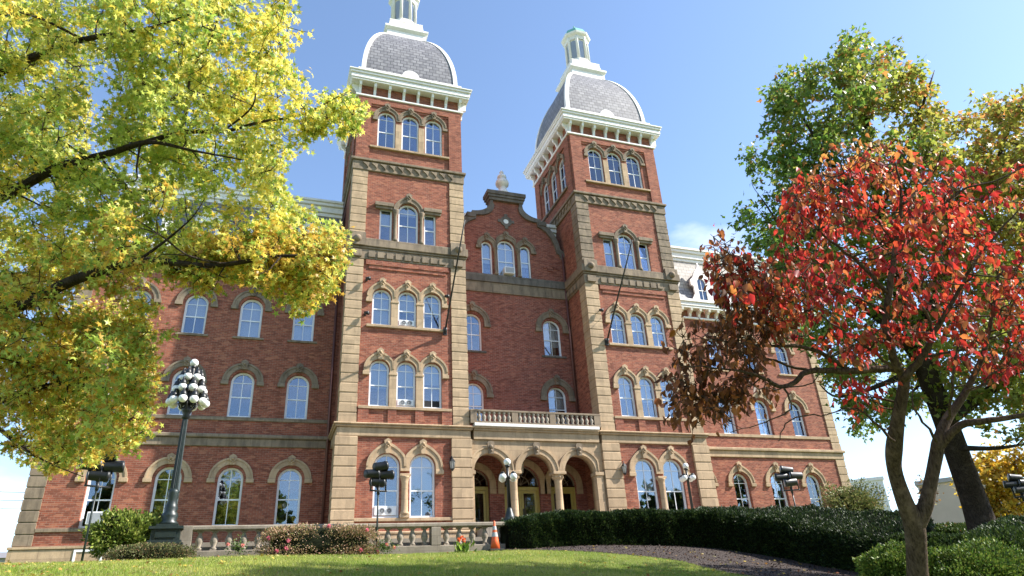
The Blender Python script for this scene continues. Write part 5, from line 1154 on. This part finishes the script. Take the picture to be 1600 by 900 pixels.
# ------------------------------------------------------------------ far buildings
def block(name, label, c, w, dp, h, wallm, roofm, gableh=0, rz=0, wins=()):
    o = thing(name, label, 'building', tuple(c), rz)
    m = MB(); m.box(-w/2, w/2, 0, dp, -3, h); m.build('wall', wallm, o)
    m = MB()
    if gableh: m.add([(-w/2-.3, -.3, h), (w/2+.3, -.3, h), (w/2+.3, dp+.3, h), (-w/2-.3, dp+.3, h), (-w/2-.3, dp/2, h+gableh), (w/2+.3, dp/2, h+gableh)], [(0, 1, 5, 4), (2, 3, 4, 5), (0, 4, 3), (1, 2, 5), (0, 3, 2, 1)])
    else: m.bbox(-w/2-.15, w/2+.15, -.15, dp+.15, h, h+.35)
    m.build('roof', roofm, o)
    for (x, z, ww, hh) in wins:
        m = MB(); m.box(x-ww/2, x+ww/2, -.04, .02, z, z+hh); f = m.build('window', M['winpaint'], o); m = MB(); m.box(x-ww/2+.08, x+ww/2-.08, -.06, -.041, z+.08, z+hh-.08); m.build('pane', M['glass_d'], f)
c = dep(1366, 800, 75); block('white_building', 'white modern building seen past the end of the right wing', c, 3.4, 6, 3.3, plain('white_render', (.75, .75, .73), .7), M['white'], 0, -.75, [(-.6, 1.2, .8, 1.0), (.8, 1.2, .8, 1.0)])
c = dep(1532, 812, 55); block('beige_building', 'pale beige panelled building behind the leaning maple trunk', c, 7.4, 9, 3.2, plain('beige_panel', (.50, .44, .38), .8, 0, .12, 1), M['grey'], 0, -.93, [(2.2, .6, 1.0, 1.4)])
c = dep(-22, 884, 60); block('grey_house', 'small grey-roofed house low at the far left edge', c, 3.2, 6, .6, plain('grey_siding', (.4, .39, .38), .8), plain('grey_shingle', (.2, .19, .2), .9), .8, 0)

# ------------------------------------------------------------------ grass and litter
def grass():
    n = 230000; x = rng.uniform(-13.5, 13.5, n); y = -8.3-rng.random(n)**.8*11.2
    k = ~in_bed(x, y) & (y > -19.5) & (x > -13.5+(-8-y)*.35); x, y = x[k], y[k]; n = len(x); z = ground(x, y)
    P = np.c_[x, y, z-.005]; D = np.c_[rng.normal(0, .35, n), rng.normal(0, .35, n), np.ones(n)]
    v = .5+.5*np.sin(x*1.3+np.sin(y*.9)*2)*np.sin(y*1.1+x*.4); v = np.clip(v+rng.normal(0, .25, n), 0, 1)[:, None]
    col = np.array([.20, .30, .035])*(1-v)+np.array([.42, .44, .10])*v; pt = np.sin(x*.8+2)*np.sin(y*1.7+x*.5)+rng.normal(0, .35, n); dry = rng.random(n) < np.clip(.12+.3*(pt > .75), 0, 1); col[dry] = (.47, .42, .19)
    me = leaves_mesh('grass', P, D, np.c_[rng.normal(size=n), rng.normal(size=n), np.zeros(n)], rng.uniform(.035, .085, n), col, T_BLADE, .16)
    tag(link('grass', me, M['grassm']), 'short sunlit lawn grass sloping up to the terrace', 'grass', None, 'stuff')
grass()
def ground_cover():
    pg = [ray_ground(x, y, 8, 45) for x, y in ((1372, 806), (1450, 809), (1530, 814), (1640, 824), (1700, 850), (1560, 846), (1400, 838))]
    pg = [(p[0], p[1]) for p in pg if p is not None]
    q = sample_poly(pg, 42000); x, y = q[:, 0], q[:, 1]; n = len(x); D = rand_dir(n); D[:, 2] = np.abs(D[:, 2])*.6+.15; Nn = rand_dir(n)*.5; Nn[:, 2] += 1
    me = leaves_mesh('ground_cover', np.c_[x, y, ground(x, y)+rng.uniform(.02, .22, n)+.06*np.sin(x*3)*np.sin(y*2.3)], D, Nn, rng.uniform(.07, .14, n), pal([(.05, .09, .02), (.08, .13, .03), (.03, .055, .015), (.14, .17, .04), (.3, .16, .05)], (4, 3, 3, 2, .4), n, .3), T_DIA)
    tag(link('ground_cover', me, M['leaf_hedge']), 'low dark green ground cover on the slope beneath the leaning maple', 'ground cover', None, 'stuff')
if 1: ground_cover()
def litter():
    n = 420; x = rng.uniform(-11, 9, n); y = rng.uniform(-18, -8.6, n); z = ground(x, y)+.05
    n2 = 140; x = np.r_[x, rng.uniform(7, 15, n2)]; y = np.r_[y, rng.uniform(-15, -9, n2)]; z = ground(x, y)+.04; n += n2
    n3 = 420; xa, ya = rng.normal(-7, 3.2, n3), rng.uniform(-17.5, -8.4, n3); x = np.r_[x, xa]; y = np.r_[y, ya]; z = np.r_[z, ground(xa, ya)+.05]; n += n3
    D = rand_dir(n); D[:, 2] *= .3; Nn = np.c_[rng.normal(0, .4, n), rng.normal(0, .4, n), np.ones(n)]
    me = leaves_mesh('fallen_leaves', np.c_[x, y, z], D, Nn, rng.uniform(.06, .13, n), pal([(.55, .4, .08), (.42, .22, .06), (.3, .12, .05), (.55, .48, .2)], (3, 2, 1, 2), n), T_STAR)
    tag(link('fallen_leaves', me, M['litter']), 'scattered dry leaves lying on the lawn and mulch', 'leaves', None, 'stuff')
    n = 26000; x = rng.uniform(4.5, 20, n); y = rng.uniform(-19, -6, n); k = in_bed(x, y); x, y = x[k], y[k]; n = len(x)
    D = rand_dir(n); D[:, 2] *= .35; Nn = rand_dir(n); Nn[:, 2] += 1
    me = leaves_mesh('mulch_chips', np.c_[x, y, ground(x, y)+.02], D, Nn, rng.uniform(.03, .09, n), pal([(.062, .042, .036), (.03, .02, .017), (.11, .08, .07), (.20, .13, .09)], (3, 3, 2, 1), n), T_DIA, .8)
    tag(link('mulch_chips', me, M['litter']), 'dark shredded bark chips covering the bed by the hedge', 'mulch', None, 'stuff')
litter()
# overhead wires far left
m = MB()
for k, (ya, yb) in enumerate(((762, 770), (776, 782), (790, 793))):
    a, b = dep(-60, ya, 48), dep(70, yb, 48); m.tube([a, (a+b)/2-np.array([0, 0, .12]), b], .018, 4)
tag(m.build('utility_wires', M['rubber']), 'thin overhead wires crossing the sky at the far left', 'wires')
